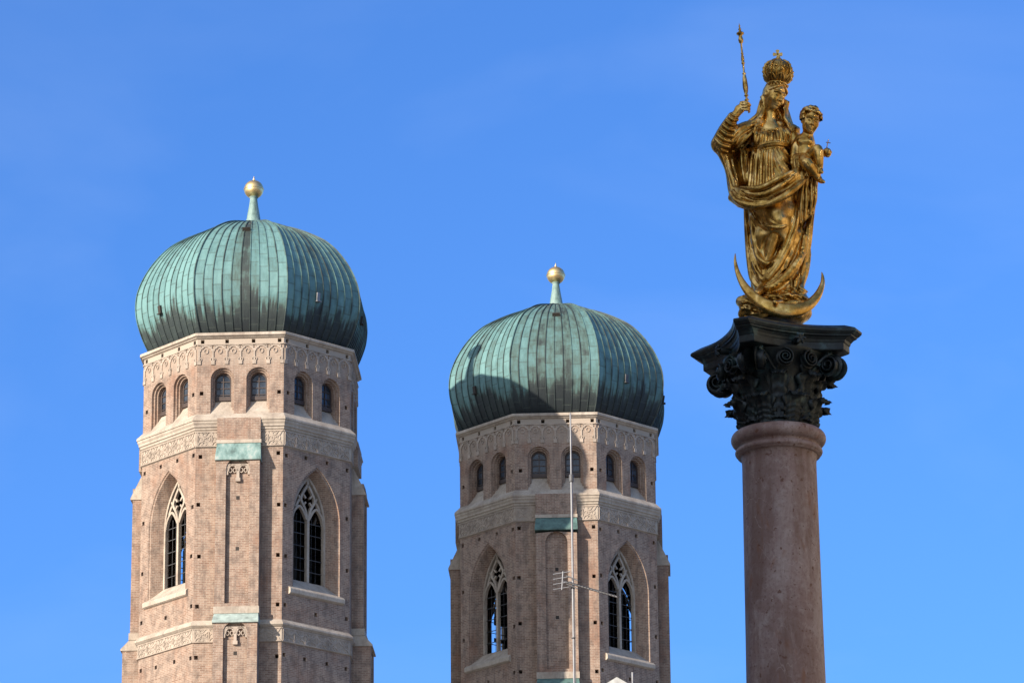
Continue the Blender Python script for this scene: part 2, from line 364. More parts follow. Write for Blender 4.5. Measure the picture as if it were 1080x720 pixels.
# ------------------------------------------------------------------ the two towers
RO = 7.2; AP = RO*math.cos(math.pi/8); HW = RO*math.sin(math.pi/8); HE = 85.25
def fp(k, s, z, e=0.0):
    a = k*math.pi/4
    return Vector((math.sin(a)*(AP+e) + math.cos(a)*s, -math.cos(a)*(AP+e) + math.sin(a)*s, HE+z))
def arch_loop(cx, hw, zs, zb, rise=None, n=10):
    """counter-clockwise loop: bottom left, bottom right, then over the arch"""
    P = [(cx-hw, zb), (cx+hw, zb)]
    if rise is None:
        P += [(cx+hw*math.cos(t), zs+hw*math.sin(t)) for t in np.linspace(0, math.pi, 2*n+1)]
    else:
        rho = (rise*rise+hw*hw)/(2*hw); am_ = math.acos((rho-hw)/rho)
        P += [(cx+hw-rho+rho*math.cos(t), zs+rho*math.sin(t)) for t in np.linspace(0, am_, n+1)]
        P += [(cx-hw+rho-rho*math.cos(t), zs+rho*math.sin(t)) for t in np.linspace(am_, 0, n+1)[1:]]
    return P
def inside(p, poly):
    c = False; x, y = p
    for i in range(len(poly)):
        x1, y1 = poly[i]; x2, y2 = poly[i-1]
        if (y1 > y) != (y2 > y) and x < (x2-x1)*(y-y1)/(y2-y1)+x1: c = not c
    return c
def plate(mb, k, rect, holes, e=0.0, uo=0):
    s0, s1, z0, z1 = rect; V = [(s0,z0),(s1,z0),(s1,z1),(s0,z1)]; E = [(0,1),(1,2),(2,3),(3,0)]
    for h in holes:
        b = len(V); V += h; E += [(b+i, b+(i+1) % len(h)) for i in range(len(h))]
    vs, es, fs, *_ = delaunay_2d_cdt([Vector(v) for v in V], E, [], 0, 1e-5)
    for f in fs:
        c = sum((vs[i] for i in f), Vector((0,0)))/len(f)
        if any(inside(c, h) for h in holes): continue
        mb.face([fp(k, vs[i].x, vs[i].y, e) for i in f], uv=[(vs[i].x+uo, vs[i].y) for i in f])
def loft(mb, k, loops, sill_mi=1, uo=0):
    """loops: list of (pts, e); the first edge of every loop is the sill"""
    for (A, ea), (B, eb) in zip(loops, loops[1:]):
        n = len(A); cxl = sum(p[0] for p in A)/n
        for i in range(n):
            j = (i+1) % n
            q = [fp(k, *A[i], ea), fp(k, *A[j], ea), fp(k, *B[j], eb), fp(k, *B[i], eb)]
            mb.face(q, uv=[(p[0]+uo+(1 if p[0] > cxl else -1)*e_, p[1]) for p, e_ in ((A[i],ea),(A[j],ea),(B[j],eb),(B[i],eb))], mi=sill_mi if i == 0 else 0)
def strip(mb, k, pts, w, e0, e1, mi=0, closed=False):
    """flat raised band following a 2D line on face k"""
    n = len(pts); rows = []
    for i in range(n):
        a = pts[(i-1) % n] if (closed or i) else pts[i]; b = pts[(i+1) % n] if (closed or i < n-1) else pts[i]
        dx, dz = b[0]-a[0], b[1]-a[1]; l = math.hypot(dx, dz) or 1; nx, nz = -dz/l*w/2, dx/l*w/2
        s, z = pts[i]
        rows.append([fp(k, s-nx, z-nz, e0), fp(k, s-nx, z-nz, e1), fp(k, s+nx, z+nz, e1), fp(k, s+nx, z+nz, e0)])
    if closed: rows.append(rows[0])
    mb.grid(rows, closed=True, mi=mi, smooth=False)
    if not closed: mb.face(rows[0]); mb.face(rows[-1][::-1])
def ring(cx, cz, rx, rz=None, n=16, a0=0, a1=2*math.pi, close=True):
    rz = rz or rx; return [(cx+rx*math.cos(t), cz+rz*math.sin(t)) for t in np.linspace(a0, a1, n+1)[:n if close else n+1]]
def oct_sweep(mb, prof, mi=0):
    rows = [[fp(k, sg*(AP+e)*math.tan(math.pi/8), z, e) for k in range(8) for sg in (-1, 1)] for e, z in prof]
    rows = [[r[i] for i in range(0, 16, 2)] for r in rows]
    mb.grid(rows, closed=True, mi=mi, smooth=False)
def fbox(mb, k, s0, s1, z0, z1, e0, e1, uo=0, mi=0):
    P = lambda s, z, e: fp(k, s, z, e)
    def q(a, b, c, d, uv): mb.face([a, b, c, d], uv=uv, mi=mi)
    q(P(s0,z0,e1), P(s1,z0,e1), P(s1,z1,e1), P(s0,z1,e1), [(s0+uo,z0),(s1+uo,z0),(s1+uo,z1),(s0+uo,z1)])
    for s, sg in ((s0,-1),(s1,1)):
        r = [P(s,z0,e0), P(s,z0,e1), P(s,z1,e1), P(s,z1,e0)]; u = [(s+uo+sg*(e0-e1),z0),(s+uo,z0),(s+uo,z1),(s+uo+sg*(e0-e1),z1)]
        q(*(r if sg < 0 else r[::-1]), u if sg < 0 else u[::-1])
    q(P(s0,z1,e0), P(s0,z1,e1), P(s1,z1,e1), P(s1,z1,e0), [(s0,0)]*4); q(P(s0,z0,e0), P(s1,z0,e0), P(s1,z0,e1), P(s0,z0,e1), [(s0,0)]*4)

DOME = [(6.62,.02),(6.95,.45),(7.24,1.0),(7.48,1.6),(7.70,2.3),(7.80,3.0),(7.80,3.6),(7.70,4.25),(7.48,4.9),(7.20,5.5),(6.85,6.1),(6.42,6.7),(5.90,7.3),(5.28,7.85),(4.44,8.37),(3.62,8.80),(2.82,9.15),(2.02,9.42),(1.3,9.64),(.75,9.82),(.48,9.95)]
def catmull(P, m):
    out = []; P = [np.array(p, float) for p in P]
    for i in range(len(P)-1):
        a, b, c, d = P[max(i-1,0)], P[i], P[i+1], P[min(i+2, len(P)-1)]
        for t in np.linspace(0, 1, m, endpoint=False):
            out.append(.5*((2*b)+(c-a)*t+(2*a-5*b+4*c-d)*t*t+(3*b-a-3*c+d)*t**3))
    out.append(P[-1]); return np.array(out)

def make_tower(loc, yaw, label, brick, copper, fronts, seed):
    rnd = random.Random(seed)
    root = empty('church_tower', (*loc, 0), yaw, label=label, cat='church tower', group='twin brick church towers with onion domes')
    wall = MB()
    WC = 1.13; WD = .66
    goth_o = arch_loop(0, 1.93, -11.75, -16.5, 3.45, 12); goth_m = arch_loop(0, 1.79, -11.78, -16.35, 3.35, 12)
    goth_i = arch_loop(0, 1.38, -11.85, -15.65, 3.1, 12)
    for k in range(8):
        uo = k*5.8 + seed*17.0; holes = []; cuts = []
        for c in (-WC, WC):
            lo = lambda hw, d: arch_loop(c, hw, -2.92, -5.22+d*1.02/WD, None, 8)
            seq = [(lo(.74, 0), 0), (lo(.73, .16), -.16), (lo(.63, .17), -.17), (lo(.62, .33), -.33), (lo(.53, .34), -.34), (lo(.52, WD), -WD)]
            cuts.append(seq); holes.append(seq[0][0])
        odd = k % 2 == 1
        if odd:
            cuts.append([(goth_o, 0), (arch_loop(0, 1.89, -11.76, -16.46, 3.42, 12), -.07), (goth_m, -.09), (goth_i, -.84), (goth_i, -1.2)]); holes.append(goth_o)
        hp = [(-2.45,-.42), (-.82,-.42), (.82,-.42), (2.45,-.42), (-2.42,-3.85), (2.42,-3.85)]
        for z in (-7.95, -11.2, -14.5, -17.75, -20.9, -24): hp += [(-2.5, z+rnd.uniform(-.1,.1)), (2.5, z+rnd.uniform(-.1,.1))]
        if odd: hp += [(-.85, -7.85), (.85, -7.85), (-.9, -20.9), (.9, -20.9), (0, -17.9)]
        for s, z in hp:
            s += rnd.uniform(-.05,.05); a = .115
            h = [(s-a,z-a*1.1),(s+a,z-a*1.1),(s+a,z+a*1.1),(s-a,z+a*1.1)]
            holes.append(h); cuts.append([(h, 0), (h, -.45)])
            wall.face([fp(k, *p, -.449) for p in h], mi=2)
        plate(wall, k, (-HW, HW, -26, -.02), holes, 0, uo)
        for seq in cuts: loft(wall, k, seq, 1 if len(seq) > 2 else 0, uo)
        wall.face([fp(k,-HW,-HE+.01), fp(k,HW,-HE+.01), fp(k,HW,-26), fp(k,-HW,-26)], uv=[(-HW+uo,-85),(HW+uo,-85),(HW+uo,-26),(-HW+uo,-26)])
    for z in (-6.9, -17.0):                                                # floors above and below the bells
        wall.face([fp(k, -(AP-.3)*math.tan(math.pi/8), z, -.3) for k in range(8)], mi=2)
    wall.build('wall', [brick, M['stone'], M['beam']], root)
    # eaves cornice, main cornice, lower string course
    c = MB(); oct_sweep(c, [(-.5,.09),(.25,.09),(.27,.03),(.27,-.10),(.16,-.14),(.12,-.20),(.05,-.24),(-.02,-.25)]); c.build('eaves_cornice', M['stone'], root)
    c = MB(); oct_sweep(c, [(-.02,-5.20),(.36,-5.60),(.38,-5.66),(.38,-5.76),(.32,-5.79),(.32,-5.90),(.24,-6.02),(.24,-6.14),(.15,-6.20),(.15,-6.30),(.07,-6.36),(.07,-7.44),(-.02,-7.48)])
    c.build('main_cornice', M['stone'], root)
    c = MB(); oct_sweep(c, [(-.02,-18.62),(.24,-18.90),(.25,-19.0),(.14,-19.10),(.06,-19.16),(.05,-20.06),(-.02,-20.10)]); c.build('string_course', M['stone'], root)
    # hanging arch frieze under the eaves
    f = MB()
    for k in range(8):
        n = 6; w = 2*(HW-.12)/n
        for i in range(n+1):
            s = -(HW-.12)+i*w
            lo_ = max(s-.055, -HW+.01); hi_ = min(s+.055, HW-.01)
            fbox(f, k, lo_, hi_, -1.72, -.92, .0, .06)
            fbox(f, k, max(s-.12,-HW+.01), min(s+.12,HW-.01), -1.96, -1.74, .0, .07)
            if i < n:
                cx = s+w/2
                strip(f, k, ring(cx, -1.08, w/2-.06, .36, 12, 0, math.pi, False), .10, .0, .055)
                for sg in (-1, 1): strip(f, k, ring(cx+sg*w*.30, -.80, .10, .10, 8), .05, .0, .06, closed=True)
                strip(f, k, ring(cx, -1.08, .13, .15, 8), .045, .0, .055, closed=True)
                for sg in (-1, 1): strip(f, k, ring(cx+sg*(w/2-.02), -1.62, .13, .12, 8, *((-1.6, 1.6) if sg < 0 else (1.6, 4.7)), False), .05, 0, .06)
        strip(f, k, [(-HW+.02, -.64), (HW-.02, -.64)], .07, 0, .09)
    f.build('arcade_frieze', M['carved'], root)
    # tracery bands
    for z0, z1, eb in ((-6.44, -7.38, .07), (-19.2, -20.02, .05)):
        f = MB()
        for k in range(8):
            n = 6; w = 2*(HW-.1)/n; cz = (z0+z1)/2; hh = (z0-z1)/2
            for i in range(n):
                cx = -(HW-.1)+(i+.5)*w
                if k % 2 == 0 and abs(cx) < 1.2: continue
                for sg in (-1, 1):                                         # two ogee lines crossing, lobed cusps between them
                    strip(f, k, catmull([(cx-w/2, cz+sg*hh), (cx-w*.36, cz+sg*hh*.45), (cx-w*.12, cz+sg*hh*.25), (cx+w*.12, cz-sg*hh*.25), (cx+w*.36, cz-sg*hh*.45), (cx+w/2, cz-sg*hh)], 3), .085, eb, eb+.045)
                    strip(f, k, ring(cx, cz+sg*hh*.62, w*.15, hh*.24, 8), .055, eb, eb+.04, closed=True)
                    strip(f, k, ring(cx+sg*w*.30, cz, w*.10, hh*.30, 8), .05, eb, eb+.04, closed=True)
                    strip(f, k, [(cx+sg*w*.12, cz+hh*.55), (cx+sg*w*.27, cz+hh*.95)], .05, eb, eb+.038); strip(f, k, [(cx+sg*w*.12, cz-hh*.55), (cx+sg*w*.27, cz-hh*.95)], .05, eb, eb+.038)
                strip(f, k, [(cx-w/2, z1), (cx-w/2, z0)], .06, eb, eb+.05)
            for z in (z0, z1): strip(f, k, [(-HW, z), (HW, z)], .07, eb, eb+.06)
        f.build('tracery_band', M['carved'], root)
    # windows of the lookout room
    for k in range(8):
        for c_ in (-WC, WC):
            f = MB(); hw = .52; zb = -4.2; zs = -2.92
            L = arch_loop(c_, hw-.04, zs, zb+.06, None, 8)
            strip(f, k, L, .12, -WD, -WD+.10, closed=True)
            fbox(f, k, c_-.03, c_+.03, zb+.05, zs+hw-.1, -WD, -WD+.09)
            for z in (-3.82, -3.38, -2.94): fbox(f, k, c_-hw+.05, c_+hw-.05, z-.025, z+.025, -WD, -WD+.085)
            fbox(f, k, c_-hw, c_+hw, zb+.0, zb+.26, -WD, -WD+.14)
            fo = f.build('window', M['wood'], root)
            p = MB(); LL = arch_loop(c_, hw, zs, zb, None, 8); tl = rnd.uniform(-.02,.02)
            p.face([fp(k, s, z, -WD+.035+tl*(s-c_)) for s, z in LL]); p.build('pane', M['pane'], fo)
    # belfry windows: stone tracery, iron bars, sill
    for k in (1, 3, 5, 7):
        f = MB(); hw = 1.38; zs = -11.85; zb = -15.65; e0, e1 = -1.05, -.80
        strip(f, k, arch_loop(0, hw-.05, zs, zb, 3.03, 12)[1:] + [(-hw+.05, zb)], .15, e0, e1)
        fbox(f, k, -.095, .095, zb, -11.4, e0, e1)
        for sg in (-1, 1):
            strip(f, k, catmull([(sg*1.32, -11.9), (sg*1.16, -11.25), (sg*.76, -10.78), (sg*.44, -10.95), (sg*.08, -11.55)], 4), .15, e0+.02, e1-.02)      # heads of the two lights
            strip(f, k, catmull([(sg*.04, -11.5), (sg*.24, -10.85), (sg*.56, -10.28), (sg*.34, -9.75), (0, -9.25)], 4), .16, e0+.03, e1-.03)         # lozenge
            strip(f, k, catmull([(sg*.54, -10.25), (sg*.74, -10.4), (sg*.98, -10.85)], 3), .15, e0+.04, e1-.04)
            strip(f, k, [(sg*.62, -10.35), (sg*.74, -10.05)], .12, e0+.04, e1-.04)
            for q in (-1, 1): strip(f, k, [(sg*.36, -10.28+q*.36), (sg*.15, -10.28+q*.13)], .11, e0+.05, e1-.05)     # cusps of the quatrefoil
        strip(f, k, [(0, -9.3), (0, -8.85)], .17, e0+.03, e1-.03)
        fo = f.build('belfry_window', M['stone'], root)
        b = MB()
        for z in (-14.9, -14.1, -13.3, -12.5, -11.75): b.tube([fp(k, -1.34, z, -1.0), fp(k, 1.34, z, -1.0)], .028, 6)
        for s in (-.78, -.44, .44, .78): b.tube([fp(k, s, zb, -1.03), fp(k, s, -11.2, -1.03)], .012, 5)
        b.build('iron_bars', M['iron'], fo)
        if k in (3, 5):  # unseen boards added at the back to block the sky and darken the openings
            b = MB()
            z = -15.6
            while z < -9.6:
                h_ = .30; s0, s1 = -1.2, 1.2
                if k == 5 and z < -13.2: s0, s1 = ((-.05, 1.2) if seed == 1 else (-.75, .35))
                if k == 5 and seed == 2 and -13.0 < z < -12.2: s0, s1 = -1.2, .1
                if z > -12: q_ = max(.2, 1.25*(1-((z+12)/3.1)**1.6)); s0, s1 = max(s0, -q_), min(s1, q_)
                fbox(b, k, s0, s1, z, z+h_-.012, -1.30, -1.25); z += h_
            b.build('sky_block_boards', M['beam'], fo)
        b = MB(); pr = [(-.84,-15.66),(.0,-16.42),(.17,-16.56),(.19,-16.62),(.19,-16.84),(.10,-16.90),(.0,-16.94)]
        rows = [[fp(k, -(2.22 if e >= 0 else 1.38 + (e+.84)*.66), z, e), fp(k, (2.22 if e >= 0 else 1.38 + (e+.84)*.66), z, e)] for e, z in pr]
        b.grid(rows, smooth=False)
        for q in (0, 1): b.face([r[q] for r in rows[1:]] if q else [r[q] for r in rows[1:]][::-1])
        b.build('sill', M['stone'], fo)
    # bell frame and bells inside the belfry
    b = MB()
    for sx in (-1, 1):
        for sy in (-1, 1):
            b.box((sx*3.0, sy*3.0, HE-12), (.4, .4, 10)); 
        b.box((sx*3.0, 0, HE-12.2), (.38, 6.4, .4)); b.box((sx*3.0, 0, HE-15.6), (.38, 6.4, .4)); b.box((0, sx*3.0, HE-9.4), (6.4, .38, .4)); b.box((0, sx*3.0, HE-13.9), (6.4, .38, .4))
        b.box((sx*1.5, 0, HE-10.8), (.35, 6.2, .4))
        for a in (-1, 1): b.box((sx*3.0, a*1.5, HE-14), (.28, .28, 4.2), Matrix.Rotation(a*R(38), 3, 'X')); b.box((a*1.5, sx*3.0, HE-11.6), (.28, .28, 4.6), Matrix.Rotation(a*R(38), 3, 'Y'))
    b.box((0, 0, HE-12), (1.6, 1.6, 10))
    b.build('bell_frame', M['beam'], root)
    for bx, by in ((-1.9, -1.9), (1.9, -1.9), (-1.9, 1.9), (1.9, 1.9)):
        b = MB(); b.lathe([(.0,1.5),(.45,1.45),(.55,1.2),(.62,.7),(.78,.3),(1.0,0),(.95,-.02),(.7,.3)], 20, (bx, by, HE-13.6)); b.build('bell', M['bellm'], root)
    # buttresses on the diagonal faces
    for k in (0, 2, 4, 6):
        w = 1.37; uo = k*9.1+seed*5; b = MB(); E1, E2 = .76, 1.22
        fbox(b, k, -w, w, -7.3, -5.63, .0, .40, uo)
        pw = .74; panel = arch_loop(.0, pw, -9.1, -17.75, .75, 6)
        for (z0, z1, E, pn) in ((-18.45, -8.45, E1, panel), (-30, -19.0, E2, arch_loop(0, pw, -19.7, -29, .6, 6))):
            hl = [pn]; cl = [[(pn, E), (pn, E-.26)]]
            for zz in ((-10.9, -14.2) if E == E1 else (-21.0, -24.2)):
                for ss in (0.0,):
                    h = [(ss-.11, zz-.12), (ss+.11, zz-.12), (ss+.11, zz+.12), (ss-.11, zz+.12)]
                    b.face([fp(k, *p, E-.255) for p in h], mi=2)  # flat dark squares: the shade inside putlog holes as colour, not recessed
            plate(b, k, (-w, w, z0, z1), hl, E, uo)
            for sq in cl: loft(b, k, sq, 0, uo)
            b.face([fp(k, *p, E-.26) for p in pn], uv=[(p[0]+uo, p[1]) for p in pn])
            for s, sg in ((-w,-1),(w,1)):
                q = [fp(k,s,z0,0), fp(k,s,z0,E), fp(k,s,z1,E), fp(k,s,z1,0)]; u = [(s+uo+9+E,z0),(s+uo+9,z0),(s+uo+9,z1),(s+uo+9+E,z1)]
                b.face(q if sg < 0 else q[::-1], uv=u if sg < 0 else u[::-1])
        bo = b.build('buttress', [brick, M['stone'], M['beam']], root)
        for zt, zb_, ea, eb_ in ((-7.28, (-8.42 if seed == 1 else -8.16) if k in (0, 4) else -9.1, .40 if k in (0, 4) else .05, E1+.14), (-18.40, -19.02, E1+.02, E2+.12)):
            c = MB(); x = w+.07
            c.face([fp(k,-x,zb_,eb_), fp(k,x,zb_,eb_), fp(k,w,zt,ea), fp(k,-w,zt,ea)])
            c.face([fp(k,-x,zb_-.10,eb_), fp(k,x,zb_-.10,eb_), fp(k,x,zb_,eb_), fp(k,-x,zb_,eb_)])
            c.face([fp(k,-x,zb_-.10,0), fp(k,x,zb_-.10,0), fp(k,x,zb_-.10,eb_), fp(k,-x,zb_-.10,eb_)])
            for sg in (-1, 1): c.face([fp(k,sg*x,zb_-.10,0), fp(k,sg*x,zb_-.10,eb_), fp(k,sg*x,zb_,eb_), fp(k,sg*w,zt,ea), fp(k,sg*w,zt,0)])
            c.build('copper_cap' if k in (0, 4) else 'stone_cap', (M['cap_dark'] if seed == 2 else M['cap'] if zt > -10 else M['cap_pale']) if k in (0, 4) else M['stone'], bo)
            c = MB(); fbox(c, k, -w-.05, w+.05, zt-.02, zt+(.2 if zt > -10 else .42), 0, ea+.06); c.build('coping', M['stone'], bo)
        if seed == 2: continue
        c = MB()
        for zt, E in ((-8.60, E1), (-19.2, E2)):
            x = pw-.06; ee = (E-.255, E-.06)
            for sg in (-1, 1):
                strip(c, k, ring(sg*x/2, zt-.62, x/2-.05, .42, 10, 0, math.pi, False), .12, *ee)
                for q in (-1, 1): strip(c, k, ring(sg*x/2+q*.13, zt-.55, .10, .14, 8), .05, ee[0], ee[1]-.05, closed=True)
            fbox(c, k, -.09, .09, zt-1.05, zt-.3, *ee); fbox(c, k, -.15, .15, zt-1.28, zt-1.05, *ee)
            for sg in (-1, 1): fbox(c, k, sg*x-.07, sg*x+.07, zt-.85, zt-.3, *ee)
            strip(c, k, [(-x, zt-.22), (x, zt-.22)], .14, *ee)
        c.build('blind_tracery', M['carved'], bo)
    # onion dome: eight flat-in-plan gores of ten standing-seam panels each
    prof = catmull([(r_*(1.012 if seed == 2 else 1), z_*(1.012 if seed == 2 else 1)) for r_, z_ in DOME], 4); d = MB(); cum = 0; vs = [0]
    for i in range(1, len(prof)): cum += math.hypot(*(prof[i]-prof[i-1])); vs.append(cum)
    def dp(k, u, i, up):
        r, z = prof[i]; a = k*math.pi/4; hw = r*math.sin(math.pi/8); ap = r*math.cos(math.pi/8)
        i0, i1 = max(i-1, 0), min(i+1, len(prof)-1); dr, dz = prof[i1]-prof[i0]; l = math.hypot(dr, dz); nr, nz = dz/l, -dr/l
        s = (2*u-1)*hw; rr = ap+up*nr
        return Vector((math.sin(a)*rr+math.cos(a)*s, -math.cos(a)*rr+math.sin(a)*s, HE+z+up*nz))
    nrow = len(prof)
    for k in range(8):
        base = fronts.get(k) or [rnd.choice((.08,.14,.2,.26,.34)) for _ in range(10)]
        top = [b_ for b_ in base]
        spike = [rnd.random() for _ in range(10)]
        phase = rnd.uniform(0, 6)
        for j in range(10):
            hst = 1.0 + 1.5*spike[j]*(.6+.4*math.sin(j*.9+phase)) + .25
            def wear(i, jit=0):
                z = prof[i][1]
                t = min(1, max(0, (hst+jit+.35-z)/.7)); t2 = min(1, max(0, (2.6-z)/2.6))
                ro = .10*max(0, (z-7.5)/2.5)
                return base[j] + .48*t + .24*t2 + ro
            sub = 3
            for q in range(sub):
                u0, u1 = (j+q/sub)/10, (j+(q+1)/sub)/10; jt = rnd.uniform(-.5,.5); jt2 = rnd.uniform(-.5,.5)
                for i in range(nrow-1):
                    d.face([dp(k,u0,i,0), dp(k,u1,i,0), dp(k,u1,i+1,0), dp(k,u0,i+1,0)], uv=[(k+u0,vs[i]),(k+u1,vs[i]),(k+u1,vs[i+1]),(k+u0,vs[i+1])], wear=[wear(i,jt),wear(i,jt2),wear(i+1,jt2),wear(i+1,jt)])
            # standing seam at the panel's left edge
            uj = j/10; ws = base[j]*.5+.32+rnd.uniform(-.1,.15)
            for i in range(nrow-1):
                def du(i_): return min(.028, .028*prof[i_][0]/5)/(2*max(prof[i_][0],.5)*math.sin(math.pi/8))
                a0, a1 = du(i), du(i+1); hh = .05 if j else .08
                L = [dp(k,uj-a0,i,-.01), dp(k,uj-a0,i,hh), dp(k,uj+a0,i,hh), dp(k,uj+a0,i,-.01)]; U = [dp(k,uj-a1,i+1,-.01), dp(k,uj-a1,i+1,hh), dp(k,uj+a1,i+1,hh), dp(k,uj+a1,i+1,-.01)]
                for q in range(3): d.face([L[q], L[q+1], U[q+1], U[q]], uv=[(k+uj,vs[i])]*2+[(k+uj,vs[i+1])]*2, wear=[min(.9, ws+.5*(wear(i)-base[j]))]*4)
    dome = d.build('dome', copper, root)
    # hatches in the copper
    for k, u, i_z, w, h, mt in ((0,.53,7.55,.42,.16,M['beam']), (-1,.42,2.45,.24,.5,M['beam']), (1,.42,2.9,.24,.54,M['mast'] if seed == 1 else M['iron']), (2,.3,2.6,.24,.5,M['beam'])):
        i = int(np.argmin(abs(prof[:,1]-i_z))); c0 = dp(k, u, i, .06); nn = (dp(k,u,i,1)-dp(k,u,i,0)).normalized(); a = k*math.pi/4; tx = Vector((math.cos(a), math.sin(a), 0)); ty = nn.cross(tx)
        b = MB(); b.box(c0, (w, h, .16), Matrix((tx, ty, nn)).transposed())
        b.box(c0+ty*-(h/2+.03)+nn*.06, (w+.1, .06, .26), Matrix((tx, ty, nn)).transposed()); b.build('hatch', mt, dome)
    b = MB(); b.lathe([(.75,9.85),(.55,10.0),(.46,10.2),(.40,10.6),(.31,11.1),(.24,11.6),(.22,11.7),(.30,11.74),(.30,11.8)], 24, (0,0,HE)); b.build('neck', M['cap'], root)
    b = MB(); b.lathe([(.05,11.7)]+[(.64*math.sin(t), 12.32-.62*math.cos(t)) for t in np.linspace(.3, math.pi-.08, 22)]+[(.09,12.95),(.05,13.1),(.01,13.25)], 32, (0,0,HE))
    b.lathe([(.63,12.27),(.665,12.29),(.665,12.35),(.63,12.37)], 32, (0,0,HE)); b.build('finial_ball', M['gild'], root)
    return root
make_tower((-16.92, 254.6), R(-2.4), 'sunlit brick tower with green onion dome, nearer and taller of the twins', M['brick'], M['copper'],
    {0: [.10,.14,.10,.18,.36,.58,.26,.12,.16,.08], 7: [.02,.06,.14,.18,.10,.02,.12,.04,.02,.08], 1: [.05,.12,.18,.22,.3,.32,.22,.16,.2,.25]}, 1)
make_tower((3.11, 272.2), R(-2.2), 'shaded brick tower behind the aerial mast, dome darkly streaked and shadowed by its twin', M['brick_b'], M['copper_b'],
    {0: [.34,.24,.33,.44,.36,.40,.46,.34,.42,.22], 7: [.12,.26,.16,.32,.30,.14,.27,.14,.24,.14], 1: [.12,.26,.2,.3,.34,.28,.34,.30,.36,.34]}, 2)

# ------------------------------------------------------------------ the marble column and its bronze capital
CX, CY = 2.040, 30.3
colr = empty('memorial_column', (CX, CY, 0), R(19.3), label='mauve marble column with a dark bronze leafy capital, in front of the towers at right', cat='column')
b = MB(); b.lathe([(.372,3.6),(.366,4.5),(.352,5.5),(.336,6.5),(.320,7.5),(.305,8.5),(.295,9.4),(.2885,10.2),(.2845,10.72),(.288,10.77),(.300,10.795)], 96); b.build('shaft', M['marble'], colr)
b = MB(); b.lathe([(.288,10.785),(.318,10.79)]+[(.312+.024*math.cos(t), 10.822+.024*math.sin(t)) for t in np.linspace(-1.3, 1.3, 8)]+[(.308,10.852),(.312,10.866)]
  +[(.312+.053*math.cos(t), 10.925+.056*math.sin(t)) for t in np.linspace(-1.25, 1.5, 14)]+[(.29,10.985),(.1,10.985)], 96); b.build('collar', M['marble'], colr)
b = MB(); b.box((0,0,.25),(2.2,2.2,.5)); b.box((0,0,1.75),(1.5,1.5,2.49)); b.box((0,0,3.1),(1.75,1.75,.2)); b.lathe([(.62,3.2),(.62,3.3),(.5,3.36),(.52,3.42),(.44,3.5),(.40,3.6)], 64, capb=True); b.build('pedestal', M['marble'], colr)
cap = MB(); cap.lathe([(.280,10.972),(.284,11.0),(.276,11.02),(.270,11.06),(.272,11.2),(.290,11.33),(.33,11.42),(.37,11.49),(.41,11.535),(.415,11.56)], 64, capt=True)
capo = cap.build('capital_bell', M['bronze'], colr)
# abacus: concave sides, cut corners, moulded edge
def ab_out(rc, n=14):
    P = []; cut = .062
    for q in range(4):
        a = math.pi/4 + q*math.pi/2; c = Vector((math.cos(a), math.sin(a), 0))*rc; t = Vector((-math.sin(a), math.cos(a), 0))
        a2 = a+math.pi/2; c2 = Vector((math.cos(a2), math.sin(a2), 0))*rc; t2 = Vector((-math.sin(a2), math.cos(a2), 0))
        p0 = c+t*cut; p1 = c2-t2*cut; mid = (p0+p1)/2; inn = -mid.normalized()
        P.append(c-t*cut)
        for i in range(n+1):
            f = i/n; P.append(p0.lerp(p1, f)+inn*.088*(rc/.69)*4*f*(1-f))
    return P
b = MB(); rows = []
for rc, z in ((.40,11.548),(.575,11.548),(.585,11.555),(.585,11.605),(.592,11.612),(.600,11.630),(.622,11.648),(.650,11.658),(.652,11.666),(.668,11.672),(.690,11.690),(.692,11.706),(.682,11.716),(.60,11.745),(.45,11.765),(.2,11.772)):
    rows.append([p+Vector((0,0,z)) for p in ab_out(rc)])
b.grid(rows, closed=True, smooth=False); b.face(rows[-1]); b.build('abacus', M['bronze'], capo)
# acanthus leaves
def leaf(mb, ang, r0, z0, h, w, curl, rnd):
    nv, nu = 16, 13; rows = []
    for i in range(nv+1):
        v = i/nv
        # spine: climbs the bell, then rolls outward and down
        if v < .66: r = r0+.018+.03*(v/.66)**2; z = z0+h*v/.66*.86
        else:
            t = (v-.66)/.34*2.5; r = r0+.048+curl*(1-math.cos(t))*.62; z = z0+h*.86+curl*math.sin(t)*.75
        env = w*(.74+.26*math.sin(v*math.pi*.9))*(1 if v < .7 else max(.25, 1-((v-.7)/.3)**2.5*.62))
        row = []
        for j in range(nu):
            u = j/(nu-1)*2-1
            lob = 1-.46*abs(u)**2*(.5+.5*math.cos(v*math.pi*2*4.5+.6))
            a = ang+env*u*lob/r0
            rr = r+.016*(1-abs(u))**.7-.012*abs(u)+.015*math.cos(u*math.pi*5)+.009*math.sin(v*34+abs(u)*3)+.03*abs(u)**2*(.5+.5*math.cos(v*math.pi*9))
            zz = z-.02*abs(u)**1.5*(1 if v < .7 else -.4)+.006*math.cos(v*60)*abs(u)
            row.append(Vector((math.cos(a)*rr, math.sin(a)*rr, zz)))
        rows.append(row)
    mb.grid(rows)
    back = [[p-Vector((p.x, p.y, 0)).normalized()*.012 for p in r] for r in rows]; mb.grid(back, flip=True)
    for e in (0, -1): mb.grid([[r[e] for r in rows], [r[e] for r in back]])
    mb.grid([rows[-1], back[-1]])
rl = random.Random(3)
for tier, (z0, h, w, curl, off, r0) in enumerate(((10.985,.165,.100,.092,0,.266),(11.02,.305,.100,.108,.5,.268))):
    for k in range(8):
        b = MB(); leaf(b, (k+off)*math.pi/4+rl.uniform(-.03,.03), r0, z0, h+rl.uniform(-.012,.012), w, curl, rl); b.build('acanthus_leaf', M['bronze'], capo)
